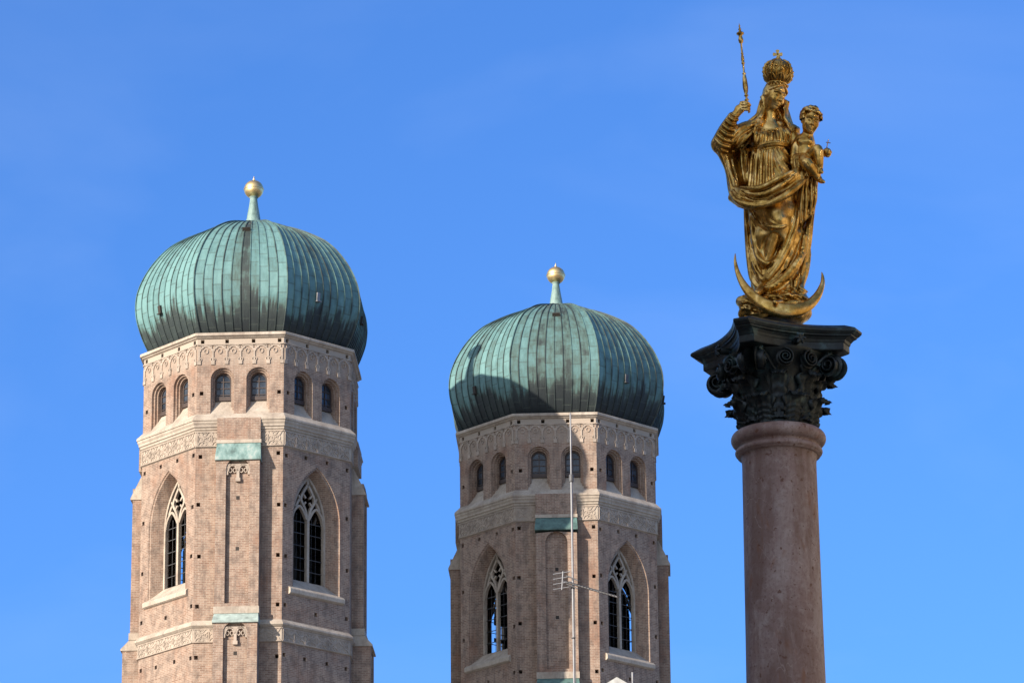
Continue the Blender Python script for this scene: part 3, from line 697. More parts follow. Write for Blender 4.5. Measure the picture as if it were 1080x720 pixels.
for k in range(8):                                                     # curled leaf tips under each volute
    b = MB(); leaf(b, math.pi/4*(k)+math.pi/8*(1 if k % 2 == 0 else -1)*.9, .285, 11.2, .215, .062, .085, rl); b.build('acanthus_leaf', M['bronze'], capo)
# volutes
def volute(c, ax, up, rad, width, turn, stem=None):
    ax = ax.normalized(); up = (up-ax*up.dot(ax)).normalized(); sd = ax.cross(up)*turn
    mb = MB(); n = 60; rows = []
    for i in range(n+1):
        t = i/n; a = t*2*math.pi*2.4; r = rad*(1-.80*t**.85); th = rad*.17*(1-.45*t)
        o = up*math.cos(a)+sd*math.sin(a); bulge = ax*width*.42*t
        rows.append([c+o*(r-th)-ax*width/2+bulge*0, c+o*(r-th)+ax*(width/2)+bulge, c+o*(r-th*.2)+ax*(width/2+.006)+bulge, c+o*r+ax*width/2+bulge, c+o*r-ax*width/2])
    mb.grid(rows, closed=True); mb.face(rows[0]); mb.face(rows[-1][::-1])
    # web between the coils, hollowed, and the eye
    web = [[c-ax*width*.3+(up*math.cos(a)+sd*math.sin(a))*rad*.9*q + ax*width*.7*(1-q) for a in np.linspace(0, 2*math.pi, 25)[:-1]] for q in (1, .6, .3, .02)]
    mb.grid(web, closed=True)
    web = [[p-ax*width*.25 for p in r][::-1] for r in web]; mb.grid(web[:1]+[[c-ax*width*.5]*24], closed=True)
    if stem is not None:
        S0 = c+up*rad*.93; pts = catmull([S0+sd*-.0, S0.lerp(stem, .35)+up*rad*.12, S0.lerp(stem, .75)+up*.0, stem], 5)
        mb.tube([Vector(p) for p in pts], [max(.008, rad*.16)]*len(pts), 8)
    return mb
for q in range(4):
    a = math.pi/4+q*math.pi/2; dg = Vector((math.cos(a), math.sin(a), 0)); tg = Vector((-math.sin(a), math.cos(a), 0))
    for s_ in (-1, 1):
        ax = tg*s_*.93+dg*-.22; c = dg*.470+tg*s_*.050+Vector((0,0,11.440))
        stem = Vector((math.cos(a+s_*.42)*.325, math.sin(a+s_*.42)*.325, 11.36))
        volute(c, ax, Vector((0,0,1)), .106, .062, -s_, stem).build('volute', M['bronze'], capo)
    a0 = q*math.pi/2; n_ = Vector((math.cos(a0), math.sin(a0), 0)); t_2 = Vector((-math.sin(a0), math.cos(a0), 0))
    for s_ in (-1, 1):
        c = n_*.410+t_2*s_*.100+Vector((0,0,11.458)); stem = Vector((math.cos(a0+s_*.48)*.325, math.sin(a0+s_*.48)*.325, 11.33))
        volute(c, n_+t_2*s_*.25, Vector((0,0,1)), .074, .05, s_, stem).build('volute', M['bronze'], capo)
    b = MB(); fc = n_*.455+Vector((0,0,11.60))
    for kk in range(6):
        an = kk*math.pi/3; o = t_2*math.cos(an)+Vector((0,0,1))*math.sin(an)
        b.tube([fc+n_*.015, fc+o*.022+n_*.035, fc+o*.045+n_*.025], [.008,.017,.010], 7)
    b.tube([fc-n_*.06, fc+n_*.01, fc+n_*.045], [.03,.028,.012], 8); b.build('fleuron', M['bronze'], capo)

# ------------------------------------------------------------------ sculpting tools: a distance field on a grid, skinned with surface nets
def ray(u, v):
    a, b_ = u-540, v-360; c, s = math.cos(ROLL), math.sin(ROLL)
    x = c*a+s*b_; y = -s*a+c*b_
    cx, cy = x/FPX, -y/FPX
    return np.array([cx, math.cos(PITCH)-cy*math.sin(PITCH), math.sin(PITCH)+cy*math.cos(PITCH)])
SO = np.array([CX, CY, 11.76])                # the statue's own origin, on top of the abacus
C0 = np.array(CAM)
def P(u, v, d=0.0):
    """measured picture point at depth d in front of the statue's axis -> statue coordinates"""
    r = ray(u, v); return C0 + r*((CY-d)/r[1]) - SO
class Field:
    def __init__(s, lo, hi, h):
        s.lo = np.array(lo, float); s.h = h; s.n = np.ceil((np.array(hi)-s.lo)/h).astype(int)+1
        s.F = np.full(s.n, .25, np.float32)
    def box(s, lo, hi, k):
        i0 = np.maximum(0, np.floor((lo-k-s.lo)/s.h).astype(int)-2); i1 = np.minimum(s.n, np.ceil((hi+k-s.lo)/s.h).astype(int)+3)
        if (i1 <= i0).any(): return None
        g = [s.lo[a]+s.h*np.arange(i0[a], i1[a], dtype=np.float32) for a in range(3)]
        return tuple(slice(i0[a], i1[a]) for a in range(3)), g[0][:,None,None].astype(np.float32), g[1][None,:,None].astype(np.float32), g[2][None,None,:].astype(np.float32)
    def put(s, sl_, D, k, sub=False):
        A = s.F[sl_]; D = D.astype(np.float32)
        if sub:
            D = -D
            if k > 0: h = np.clip(.5-.5*(D-A)/k, 0, 1); s.F[sl_] = D*(1-h)+A*h+k*h*(1-h)
            else: s.F[sl_] = np.maximum(A, D)
        else:
            if k > 0: h = np.clip(.5+.5*(A-D)/k, 0, 1); s.F[sl_] = A*(1-h)+D*h-k*h*(1-h)
            else: s.F[sl_] = np.minimum(A, D)
    def seg(s, a, b, ra, rb, k=.01, sub=False):
        a = np.array(a, float); b = np.array(b, float); m = max(ra, rb)
        r = s.box(np.minimum(a,b)-m, np.maximum(a,b)+m, max(k, .02))
        if r is None: return
        sl_, X, Y, Z = r; d = b-a; dd = max(float(d@d), 1e-9)
        t = np.clip(((X-a[0])*d[0]+(Y-a[1])*d[1]+(Z-a[2])*d[2])/dd, 0, 1)
        D = np.sqrt((X-a[0]-t*d[0])**2+(Y-a[1]-t*d[1])**2+(Z-a[2]-t*d[2])**2)-(ra+(rb-ra)*t)
        s.put(sl_, D, k, sub)
    def chain(s, pts, rad, k=.01, sub=False, m=5):
        """one swept tapered stroke: union inside the stroke is hard, blended once with the field"""
        pts = np.array(pts, float); rad = np.broadcast_to(np.array(rad, float), (len(pts),))
        if len(pts) > 2 and m > 1:
            q = catmull([list(p)+[r] for p, r in zip(pts, rad)], m); pts, rad = q[:,:3], np.maximum(q[:,3], .0008)
        mr = rad.max(); r = s.box(pts.min(0)-mr, pts.max(0)+mr, max(k, .02))
        if r is None: return
        sl_, X, Y, Z = r; D = np.full(np.broadcast_shapes(X.shape, Y.shape, Z.shape), 1.0, np.float32)
        i0 = np.array([q.start for q in sl_])
        for a, b, ra, rb in zip(pts[:-1], pts[1:], rad[:-1], rad[1:]):
            mm = max(ra, rb)+max(k, .02)+s.h*2
            lo = np.clip(np.floor((np.minimum(a,b)-mm-s.lo)/s.h).astype(int)-i0, 0, None); hi = np.ceil((np.maximum(a,b)+mm-s.lo)/s.h).astype(int)-i0+1
            if (hi <= lo).any(): continue
            w = tuple(slice(l, max(h_, l)) for l, h_ in zip(lo, hi))
            x, y, z = X[w[0]], Y[:,w[1]], Z[:,:,w[2]]
            if 0 in (x.size, y.size, z.size): continue
            d = b-a; dd = max(float(d@d), 1e-9)
            t = np.clip(((x-a[0])*d[0]+(y-a[1])*d[1]+(z-a[2])*d[2])/dd, 0, 1)
            q = np.sqrt((x-a[0]-t*d[0])**2+(y-a[1]-t*d[1])**2+(z-a[2]-t*d[2])**2)-(ra+(rb-ra)*t)
            D[w] = np.minimum(D[w], q)
        s.put(sl_, D, k, sub)
    def ell(s, c, rad, k=.02, rot=None, sub=False):
        c = np.array(c, float); rad = np.array(rad, float); m = rad.max()
        r = s.box(c-m, c+m, max(k, .02))
        if r is None: return
        sl_, X, Y, Z = r; X = X-c[0]; Y = Y-c[1]; Z = Z-c[2]
        if rot is not None:
            A = np.array(rot); x, y, z = (A[0,i]*X*0 for i in range(3))
            x = A[0,0]*X+A[0,1]*Y+A[0,2]*Z; y = A[1,0]*X+A[1,1]*Y+A[1,2]*Z; z = A[2,0]*X+A[2,1]*Y+A[2,2]*Z
        else: x, y, z = X, Y, Z
        k0 = np.sqrt((x/rad[0])**2+(y/rad[1])**2+(z/rad[2])**2); k1 = np.sqrt((x/rad[0]**2)**2+(y/rad[1]**2)**2+(z/rad[2]**2)**2)
        s.put(sl_, k0*(k0-1)/np.maximum(k1, 1e-6), k, sub)
    def hit(s, u, v, guess=None):
        r = ray(u, v); t = np.arange((CY-.9)/r[1], (CY+.6)/r[1], s.h*.5)
        Q = C0[None]+t[:,None]*r[None]-SO[None]; I = np.round((Q-s.lo)/s.h).astype(int)
        ok = ((I >= 0) & (I < s.n)).all(1); I = np.clip(I, 0, s.n-1); f = np.where(ok, s.F[I[:,0], I[:,1], I[:,2]], 1)
        w = np.nonzero(f < 0)[0]
        return -Q[w[0],1] if len(w) else None
    def stroke(s, uv, rad_px, lift=0.0, k=.008, sub=False, m=4, smooth=3, d=None, lay=None):
        """a fold drawn over what is already there: takes its depth from the surface under it"""
        q = catmull(uv, m) if len(uv) > 2 else np.array([np.array(uv[0])+(np.array(uv[1])-np.array(uv[0]))*t for t in np.linspace(0, 1, 7)])
        ds = [ (lay or s).hit(*p) for p in q]
        good = [x for x in ds if x is not None]
        if not good: return
        for i, x in enumerate(ds):
            if x is None:
                near = min((j for j in range(len(ds)) if ds[j] is not None), key=lambda j: abs(j-i)); ds[i] = ds[near]-.01
        ds = np.array(ds)
        for _ in range(smooth): ds = np.convolve(np.pad(ds, 1, 'edge'), [.25,.5,.25], 'valid')
        lift = lift-.12 if sub else lift+.2
        n = len(q); rp = np.interp(np.linspace(0, 1, n), np.linspace(0, 1, len(rad_px)), rad_px) if hasattr(rad_px, '__len__') else np.full(n, float(rad_px))
        rr = rp/134.0*(1.2 if sub else 1.05)
        pts = [P(p[0], p[1], dd+lift*r_) for p, dd, r_ in zip(q, ds, rr)]
        s.chain(pts, rr, k, sub, m=1)
    def mesh(s, name, mat, parent):
        F = s.F; ins = F < 0; nx, ny, nz = F.shape
        def cs(A, f):
            o = None
            for i in (0,1):
                for j in (0,1):
                    for k in (0,1):
                        v = A[i:nx-1+i, j:ny-1+j, k:nz-1+k]; o = v.copy() if o is None else f(o, v, out=o)
            return o
        act = cs(ins, np.logical_or) & ~cs(ins, np.logical_and)
        I = np.argwhere(act); idx = np.full(act.shape, -1, np.int32); idx[act] = np.arange(len(I))
        corn = np.stack([F[I[:,0]+i, I[:,1]+j, I[:,2]+k] for i in (0,1) for j in (0,1) for k in (0,1)], 1)
        cp = np.array([(i,j,k) for i in (0,1) for j in (0,1) for k in (0,1)], float)
        acc = np.zeros((len(I), 3)); cnt = np.zeros(len(I))
        for a in range(8):
            for b_ in range(a+1, 8):
                if abs(cp[a]-cp[b_]).sum() != 1: continue
                fa, fb = corn[:,a], corn[:,b_]; m = (fa < 0) != (fb < 0)
                t = np.where(m, fa/np.where(m, fa-fb, 1), 0)
                acc += np.where(m[:,None], cp[a]+(cp[b_]-cp[a])*t[:,None], 0); cnt += m
        V = s.lo+(I+acc/np.maximum(cnt, 1)[:,None])*s.h
        faces = []
        for ax in range(3):
            o = [0,0,0]; o[ax] = 1; A = ins[:nx-o[0], :ny-o[1], :nz-o[2]]; B = ins[o[0]:, o[1]:, o[2]:]
            E = np.argwhere(A != B); sg = A[E[:,0],E[:,1],E[:,2]]
            b1, b2 = [(1,2),(2,0),(0,1)][ax]
            ok = (E[:,b1] > 0) & (E[:,b2] > 0) & (E[:,b1] < [nx,ny,nz][b1]-1) & (E[:,b2] < [nx,ny,nz][b2]-1); E = E[ok]; sg = sg[ok]
            def at_(d1, d2):
                Q = E.copy(); Q[:,b1] -= d1; Q[:,b2] -= d2; return idx[Q[:,0],Q[:,1],Q[:,2]]
            q = np.stack([at_(1,1), at_(0,1), at_(0,0), at_(1,0)], 1)
            q[~sg] = q[~sg][:, ::-1]; faces.append(q[(q >= 0).all(1)])
        Q = np.concatenate(faces)
        me = bpy.data.meshes.new(name); me.vertices.add(len(V)); me.vertices.foreach_set('co', V.astype(np.float32).ravel())
        me.loops.add(Q.size); me.loops.foreach_set('vertex_index', Q.astype(np.int32).ravel())
        me.polygons.add(len(Q)); me.polygons.foreach_set('loop_start', np.arange(0, Q.size, 4, dtype=np.int32)); me.polygons.foreach_set('loop_total', np.full(len(Q), 4, np.int32))
        me.materials.append(mat); me.update(calc_edges=True); me.validate(); me.polygons.foreach_set('use_smooth', np.ones(len(me.polygons), bool))
        o = bpy.data.objects.new(name, me); col.objects.link(o); o.parent = parent
        return o
def unit(v): v = np.array(v, float); return v/np.linalg.norm(v)
def frame(yaw, pitch, roll=0):
    """head axes: f out of the face, up, s to the head's right as we see it; yaw to the picture's right, pitch downwards"""
    f = np.array([math.sin(yaw)*math.cos(pitch), -math.cos(yaw)*math.cos(pitch), -math.sin(pitch)])
    s_ = unit(np.cross(f, [0,0,1])); s_ = -s_ if s_[0] < 0 else s_; up = unit(np.cross(s_, f)); up = up if up[2] > 0 else -up
    c, n = math.cos(roll), math.sin(roll)
    return f, up*c+s_*n, s_*c-up*n

statue = empty('statue', tuple(SO), label='gilded statue of a crowned woman holding a child and sceptre, standing on the column', cat='statue')
rs = random.Random(11)
H = .0058
LO, HI = (-.62,-.52,-.06), (.52,.42,2.45)

def head(F, c, sc, fr, child=False):
    f, up, s_ = fr; rot = np.stack([s_, f, up]); q = lambda a, b_, d: c+(s_*a+f*b_+up*d)*sc
    F.ell(c, np.array([.074,.092,.100])*sc, .02, rot)
    F.ell(q(0,.030,-.055), np.array([.058 if not child else .066,.064,.078])*sc, .03*sc, rot)
    F.ell(q(0,.070,-.108), np.array([.022,.020,.018])*sc, .02*sc)
    for a in (-1, 1): F.ell(q(a*.036,.062,-.045), np.array([.026,.022,.026])*sc, .02*sc)                 # cheeks
    for a in (-1, 1): F.ell(q(a*.031,.104,-.006), np.array([.023,.020,.014])*sc, .008*sc, rot, True)     # eye sockets
    for a in (-1, 1): F.ell(q(a*.030,.080,-.009), np.array([.016,.014,.012])*sc, .003, rot)              # eyelids
    F.chain([q(-.055,.066,.014), q(-.03,.089,.020), q(-.006,.094,.010)], np.array([.006,.008,.006])*sc, .01*sc)
    F.chain([q(.055,.066,.014), q(.03,.089,.020), q(.006,.094,.010)], np.array([.006,.008,.006])*sc, .01*sc)
    F.chain([q(0,.092,.012), q(0,.104,-.018), q(0,.119,-.042)], np.array([.008,.009,.0125])*sc, .008*sc)   # nose
    for a in (-1, 1): F.ell(q(a*.011,.101,-.043), np.array([.009,.010,.008])*sc, .005)
    F.chain([q(-.024,.082,-.070), q(0,.094,-.068), q(.024,.082,-.070)], np.array([.005,.008,.005])*sc, .005)
    F.chain([q(-.019,.081,-.083), q(0,.092,-.083), q(.019,.081,-.083)], np.array([.005,.008,.005])*sc, .005)
    F.chain([q(-.024,.092,-.0765), q(0,.103,-.0755), q(.024,.092,-.0765)], np.array([.002,.003,.002])*sc, .003, True)
    for a in (-1, 1):
        F.ell(q(a*.077,-.004,-.020), np.array([.010,.020,.032])*sc, .006, rot); F.ell(q(a*.085,.002,-.018), np.array([.006,.010,.018])*sc, .004, rot, True)

# ---- the woman's body: one continuous figure under the clothes
B = Field(LO, HI, H)
hc = P(817.2, 99.5, .035); HF = frame(R(34), R(24), R(11))
head(B, hc, 1.0, HF)
nk = P(812.2, 131, .0)
B.chain([hc-HF[0]*.03-HF[1]*.05, P(812.5,121,.01), nk, P(812,140,-.01)], [.056,.050,.055,.08], .03)
B.ell(P(813,150,-.01), (.155,.10,.17), .05); B.ell(P(815,185,-.01), (.14,.105,.16), .06); B.ell(P(818,207,0), (.16,.12,.13), .06)
for kn, an in ((P(820,236,.13), P(808,278,.05)), (P(838,255,.02), P(838,300,.0))):
    hip = P(812 if kn[0] < P(830,250,0)[0] else 830, 208, .0)
    B.chain([hip, kn, an], [.095,.068,.042], .04, m=1)
B.chain([P(808,276,.05), P(806,301,.08)], [.042,.036], .02); B.chain([P(806,301,.08), P(801,307,.14), P(798,308.5,.19)], [.036,.034,.022], .02)
B.chain([P(838,298,.0), P(838,307,.06), P(836,309,.12)], [.04,.034,.024], .02)
# her right arm (picture left) raised with the sceptre
sh, el, wr = P(790,137,-.01), P(762,150,.05), P(774.5,122.5,.12)
B.chain([sh, el], [.062,.05], .03, m=1); B.chain([el, wr], [.048,.033], .02, m=1)
hd = P(781.5,115,.135)
B.ell(hd-np.array([.012,0,.0]), (.040,.026,.036), .015, np.stack([unit([1,0,.5]), np.array([0,1,0]), unit([-.5,0,1])]))
B.chain([wr, hd], [.033,.030], .015, m=1)
SC0, SC1 = P(788.3,113.5,.135), P(779.6,25,.10); sd = unit(SC1-SC0)
# four fingers closing round the sceptre and the thumb against them
for i, (o, L) in enumerate(((.034,1.0),(.012,1.08),(-.010,1.02),(-.030,.85))):
    c_ = P(787.2,114.3,.135)+sd*o
    k0 = c_+np.array([-.040,-.014,.010])*1.0
    pts = [k0, c_+np.array([-.018,-.034,.006])*L, c_+np.array([.010,-.032,.002])*L, c_+np.array([.024,-.012,-.002])*L, c_+np.array([.018,.008,-.004])*L]
    B.chain(pts, [.0115,.0105,.0098,.009,.0075], .0015, m=3)
B.chain([hd+np.array([.0,-.015,.035]), P(785,109.5,.15), P(789,109.3,.15), P(791.5,111,.145)], [.014,.012,.010,.008], .005)
# her left arm under the child
B.chain([P(833,139,-.02), P(842,160,-.02), P(850,178,.08)], [.062,.052,.04], .03, m=1)
B.ell(P(856,181,.10), (.045,.03,.03), .015)
for i in range(4): B.chain([P(856+i*1.8,180+i*.5,.115), P(860+i*1.5,183,.145), P(859+i*1.6,187,.14)], [.012,.011,.009], .004)
B.chain([P(853,180,.13), P(857,176,.15), P(861,176,.15)], [.012,.011,.009], .004)
body = B.mesh('figure', M['skin'], statue)

# ---- hair: wavy locks parted in the middle, falling on the shoulders
Hh = Field(LO, HI, H)
f_, up_, s_ = HF
Hh.ell(hc-f_*.028+up_*.012, (.080,.090,.095), .02, np.stack([s_, f_, up_]))
Hh.ell(hc+f_*.075-up_*.045, (.070,.070,.105), .012, np.stack([s_, f_, up_]), True)
Hh.chain([P(818,106,-.07), P(819,118,-.075), P(818,132,-.08)], [.075,.062,.080], .02)
Hh.chain([P(806.5,98,.02), P(805,104,.025), P(805.2,110,.02), P(805,117,.03), P(802,124,.06)], [.010,.018,.020,.020,.018], .01)
Hh.chain([P(808,95,-.0), P(806.3,102,-.015), P(805.8,110,-.02), P(805.5,118,-.01), P(803,125,.03)], [.018,.022,.022,.022,.02], .012)
Hh.chain([P(826.5,108,-.03), P(826.5,114,-.02), P(829,124,-.01), P(833,135,.02)], [.028,.026,.028,.024], .012)
for a in (-1, 1):
    for j in range(5):
        o = .007*j; a = math.copysign(.86 if a < 0 else 1, a)
        p0 = hc+up_*(.088-o*.5)+f_*(.060-o*1.2)+s_*a*(.006+.2*o); p1 = hc+up_*(.045-o*.5)+f_*(.055-o*1.8)+s_*a*(.066+.25*o); p2 = hc-up_*(.005+o)+f_*(.005-o*1.6)+s_*a*(.073+.2*o); p3 = hc-up_*.060+f_*(-.045-o)+s_*a*(.070+.1*o)
        Hh.chain([p0,p1,p2,p3], [.007,.010,.010,.009], .003)
for q in ([(804.5,102,-.01),(802.5,110,-.02),(803.5,118,.01),(799.5,125,.05),(794,129,.08),(788,134,.09)], [(806,105,-.02),(804,113,-.03),(805,121,.0),(802,127,.05),(797,133,.09),(795,140,.11)],
          [(803,106,.01),(800,115,0),(799,121,.02),(793,126,.03),(786,130,.04)], [(829,107,.0),(827.5,117,.02),(828,124,.05),(831,130,.07),(833,137,.09)], [(827,112,-.03),(830,120,-.02),(833,128,.0),(836,134,.03)],
          [(808,110,-.06),(806,122,-.07),(804,134,-.08),(803,146,-.11)], [(818,110,-.08),(817,124,-.09),(817,136,-.1),(817,148,-.12)]):
    for w in range(2): Hh.chain([P(u+w*1.7+.5*math.sin(i*2.1+w), v+w*1.2, d-.01*w) for i, (u, v, d) in enumerate(q)], [.014]*(len(q)-1)+[.007], .003)
for i in range(46):
    u = rs.uniform(789,836); v = rs.uniform(96,136); w = rs.uniform(-1.5,1.5)
    if Hh.hit(u, v) is None: continue
    Hh.stroke([(u,v),(u+w,v+3),(u-w*.3,v+6),(u+w,v+9)], [.4,1.0,1.0,.4], .3, .003, i % 3 > 0)
Hh.mesh('hair', M['gold'], statue)

# ---- gown
G = Field(LO, HI, H)
G.ell(P(813,147,-.02), (.172,.115,.155), .05); G.ell(P(802.5,146,.075), (.062,.06,.062), .05); G.ell(P(826.5,144.5,.08), (.060,.06,.060), .05)
G.chain([P(789,138,-.02), P(812,134.5,-.02), P(835,139,-.02)], [.062,.07,.062], .04)
G.ell(P(812,134,.055), (.075,.05,.055), .02, sub=True); G.ell(P(812,129,.0), (.066,.07,.07), .015, sub=True)
G.chain([P(813,158,.0), P(814,178,.01), P(816,205,.01)], [.150,.165,.185], .05)
SK = [(817,205,-.01,.19),(820,230,-.01,.215),(821,255,-.01,.217),(821,280,-.02,.208),(819,300,-.02,.185),(823,318,-.02,.20)]
for u, v, d, r in SK: G.ell(P(u, v, d), (r*1.06, r*.86, .17), .05)
G.chain([P(811,210,.05), P(816,222,.13), P(821,234,.155)], [.085,.088,.080], .06)                                                                      # thigh and knee pushing forward
G.ell(P(814.5,259,.22), (.118,.17,.128), .015, sub=True)                                                           # the open fold in front of the shin
G.chain([P(816,240,.12), P(811,256,.075), P(808,274,.05)], [.062,.050,.042], .02)
# generic vertical pleats all the way round (finer than the drawn folds)
Xg = (G.lo[0]+G.h*np.arange(G.n[0]))[:,None,None]; Yg = (G.lo[1]+G.h*np.arange(G.n[1]))[None,:,None]; Zg = (G.lo[2]+G.h*np.arange(G.n[2]))[None,None,:]
G.chain([P(789.5,214,-.06), P(791,240,-.07), P(792.5,270,-.07), P(796,300,-.06)], [.040,.036,.036,.03], .02)
xc = float(P(822,260,0)[0]); ang = np.arctan2(Yg+.0, Xg-xc); zr = np.clip((1.05-Zg)/.5, 0, 1)
G.F += (np.clip((G.F < .06), 0, 1)*zr*.005*np.sin(ang*19+2.2*np.sin(Zg*4.1)+Zg*3)*np.where(Yg < -.06, .35, 1)).astype(np.float32)
# bodice folds and girdle
for p in ([(800,133),(797,140),(796,149)], [(804,134),(803,142),(801,151)], [(808,135),(808,143),(807,152)], [(813,135),(814,143),(813,151)], [(818,134),(820,142),(821,150)], [(823,134),(827,141),(827,150)], [(829,136),(833,143),(832,150)], [(795,133),(792,141),(791,150)]):
    G.stroke(p, [1.4,2.0,1.2], .1, .006)
for p in ([(802,133.5),(800,142),(798,150)], [(816,135),(817,143),(817,150)], [(826,136),(830,143),(830,150)]): G.stroke(p, [.8,1.4,.8], .5, .005, True)
G.chain([P(796.5,131.5,.05), P(803,135.3,.105), P(811,137,.125), P(820,135.5,.115), P(827,131.5,.05)], .0095, .006)
G.stroke([(788,157),(797,155.5),(808,151.5),(819,150),(829,151.5),(837,154)], 1.7, .5, .004)
G.stroke([(788,159.5),(797,158),(808,154),(819,152.5),(829,154),(837,156.5)], 1.3, .3, .004)
G.stroke([(788,162),(797,160),(808,156.3),(819,155),(829,156.4),(837,159)], .9, .8, .004, True)
# abdomen pleats
for x0, x1, r in ((789,785.5,1.6),(794.5,790,2.1),(799.5,796,2.4),(804.5,802,2.3),(809.5,808.5,2.2),(814.5,815,2.1)):
    G.stroke([(x0,158.5),((x0*2+x1)/3-.4,170),((x0+x1*2)/3+.3,184),(x1,199)], [1.1,r,r*1.1,r*.8], .15, .006)
    G.stroke([(x0+2.6,160),((x0*2+x1)/3+2.3,172),((x0+x1*2)/3+2.6,184),(x1+2.8,198)], [.6,1.4,1.5,.9], .6, .005, True)
for p, r in (([(818,157),(823,168),(832,181)], 2), ([(822,157),(828,168),(837,178)], 2), ([(827,157),(833,167),(840,173)], 1.8), ([(816,160),(819,174),(826,186)], 1.8)):
    G.stroke(p, [1,r,r*.8], .2, .006); G.stroke([(u+1.5,v+2) for u, v in p], [.5,1.2,.7], .6, .005, True)
# skirt: strokes as (points, radius px)
RID = [([(785.8,215),(787.5,240),(789.5,268),(793,294),(801,305)],2.2),([(791,220),(793.5,240),(796,258),(799.7,271),(808,278),(815,273.5),(820,261),(825,250)],2.3),
 ([(788.5,238),(791.5,262),(795.5,278),(800,289),(805,295.5),(810,290),(816,281),(825,264),(832,249),(838,232)],2.5),([(843.5,206),(841,224),(836,246),(829,264),(820,281),(810,294)],2.9),
 ([(853,236),(852.5,262),(850,284),(844.5,303),(848,313),(856,320)],2.8),([(839,268),(840,286),(837,308)],2.2),([(829,290),(831,301),(828,314)],1.7),([(845,288),(843,302),(847,312),(853,320)],1.8),
 ([(792.5,224),(800,233),(807,239.5),(815,241)],1.8)]
for p, r in RID: G.stroke(p, [r*.7,r*1.2,r*1.35,r*1.2,r*.7], .05, .010)
GRV = [([(788.8,222),(790,245),(792,268),(796,290)],1.7),([(793,262),(797.5,278),(803,286.5),(808.5,284),(815,277)],2.2),([(797,288),(802.5,299),(806,303)],1.6),([(841,214),(837.5,234),(830,255),(820,274),(810,287)],2.3),
 ([(847.5,228),(845,250),(840,268),(832,284),(822,297)],2.4),([(856.5,232),(855.5,258),(852.5,284)],1.6),([(848,262),(846,284),(840.5,305)],2.3),([(834.5,288),(835,302),(832,314)],1.8),([(792,219),(796.5,228),(803,236)],1.6)]
for p, r in GRV: G.stroke(p, [r*.5,r,r*1.1,r*.6], -.15, .006, True)
# thigh sheen folds
for p, r in (([(808,229),(815,235),(824,239)],1.4),): G.stroke(p, [.5,r,.5], .1, .008)
G.stroke([(806,237.5),(814,239.2),(822,240),(829,238)], [1.0,1.6,1.6,1.0], .4, .006)
# the broad hem running down across the skirt, with its ornament
hem = [(848.5,250),(846.5,264),(841.5,276),(833,287.5),(822,298),(812,303.5),(804.5,302)]
G.stroke(hem, [3.0,4.0,4.4,4.5,4.2,3.4,1.5], .25, .004)
G.stroke([(u-4.6,v-2.8) for u, v in hem], [.4,1.0,1.1,1.1,1.0,.9,.5], .5, .003, True)
G.stroke([(u+4.6,v+3.6) for u, v in hem], [.5,1.6,2.0,2.2,2.0,1.5,.6], .2, .004, True)
hq = catmull(hem, 7)
for i in range(2, len(hq)-2):
    u, v = hq[i]; dd = G.hit(u+rs.uniform(-1.2,1.2), v+rs.uniform(-1.2,1.2))
    if dd is not None: G.ell(P(u+rs.uniform(-1.3,1.3), v+rs.uniform(-1.3,1.3), dd), (.008,.006,.008), .004)
# lower tumble of cloth over the base
G.ell(P(824,318,.06), (.22,.15,.05), .03)
for i in range(48):
    u = rs.uniform(797,852); v = rs.uniform(304,322); dd = G.hit(u, v)
    if dd is not None: G.stroke([(u-rs.uniform(2,5),v-rs.uniform(-1,3)),(u,v),(u+rs.uniform(2,6),v+rs.uniform(-1,3))], [.7,rs.uniform(1.2,2.4),.7], .2, .005, i % 3 == 0)
gown = G.mesh('gown', M['gold'], statue)

# ---- mantle: shoulders, sleeve of bunched folds, fall at the left, swag across the hips, cloth at the right
N = Field(LO, HI, H)
N.chain([P(796,133,.02), P(786,138,.035), P(772,147,.05), P(760,153,.07)], [.050,.072,.080,.070], .03)
N.chain([P(759,152,.08), P(765,138,.11), P(773,124,.125)], [.068,.058,.045], .02, m=4)
for (a, b_, c_, r) in (((754.5,147),(761,153),(769,155),2.6),((756.5,142),(763,147.5),(771,149.5),2.4),((759.5,137),(766,142),(773,143.5),2.4),((762.5,132),(768.5,136.5),(775,137.5),2.2),((765.5,127.5),(771,131.5),(776.5,132),2.0),((768.5,123),(773,126.5),(778,126.5),1.8),((770.5,120),(775,122.5),(779,122),1.5)):
    N.stroke([a,b_,c_], [r*.7,r,r*.8], .35, .004); N.stroke([(p[0]+.6,p[1]-2.5) for p in (a,b_,c_)], [.5,1.1,.7], .6, .004, True)
for p, r in (([(797,130),(789,135),(780,141),(775,150)],2.0),([(799,134),(792,141),(785,148),(778,156)],2.2),([(797,141),(791,148),(784,156),(777,160)],2.0),([(793,131),(783,134),(777,139),(772,146)],1.8),([(755,152),(761,159),(770,161),(779,158)],2.0)):
    N.stroke(p, [r*.5,r,r,r*.5], .3, .005); N.stroke([(u+1.6,v+2.6) for u, v in p], [.4,1.4,1.4,.5], .5, .005, True)
N.chain([P(783,150,-.09), P(787,166,-.11), P(789,190,-.11)], [.055,.055,.055], .02)
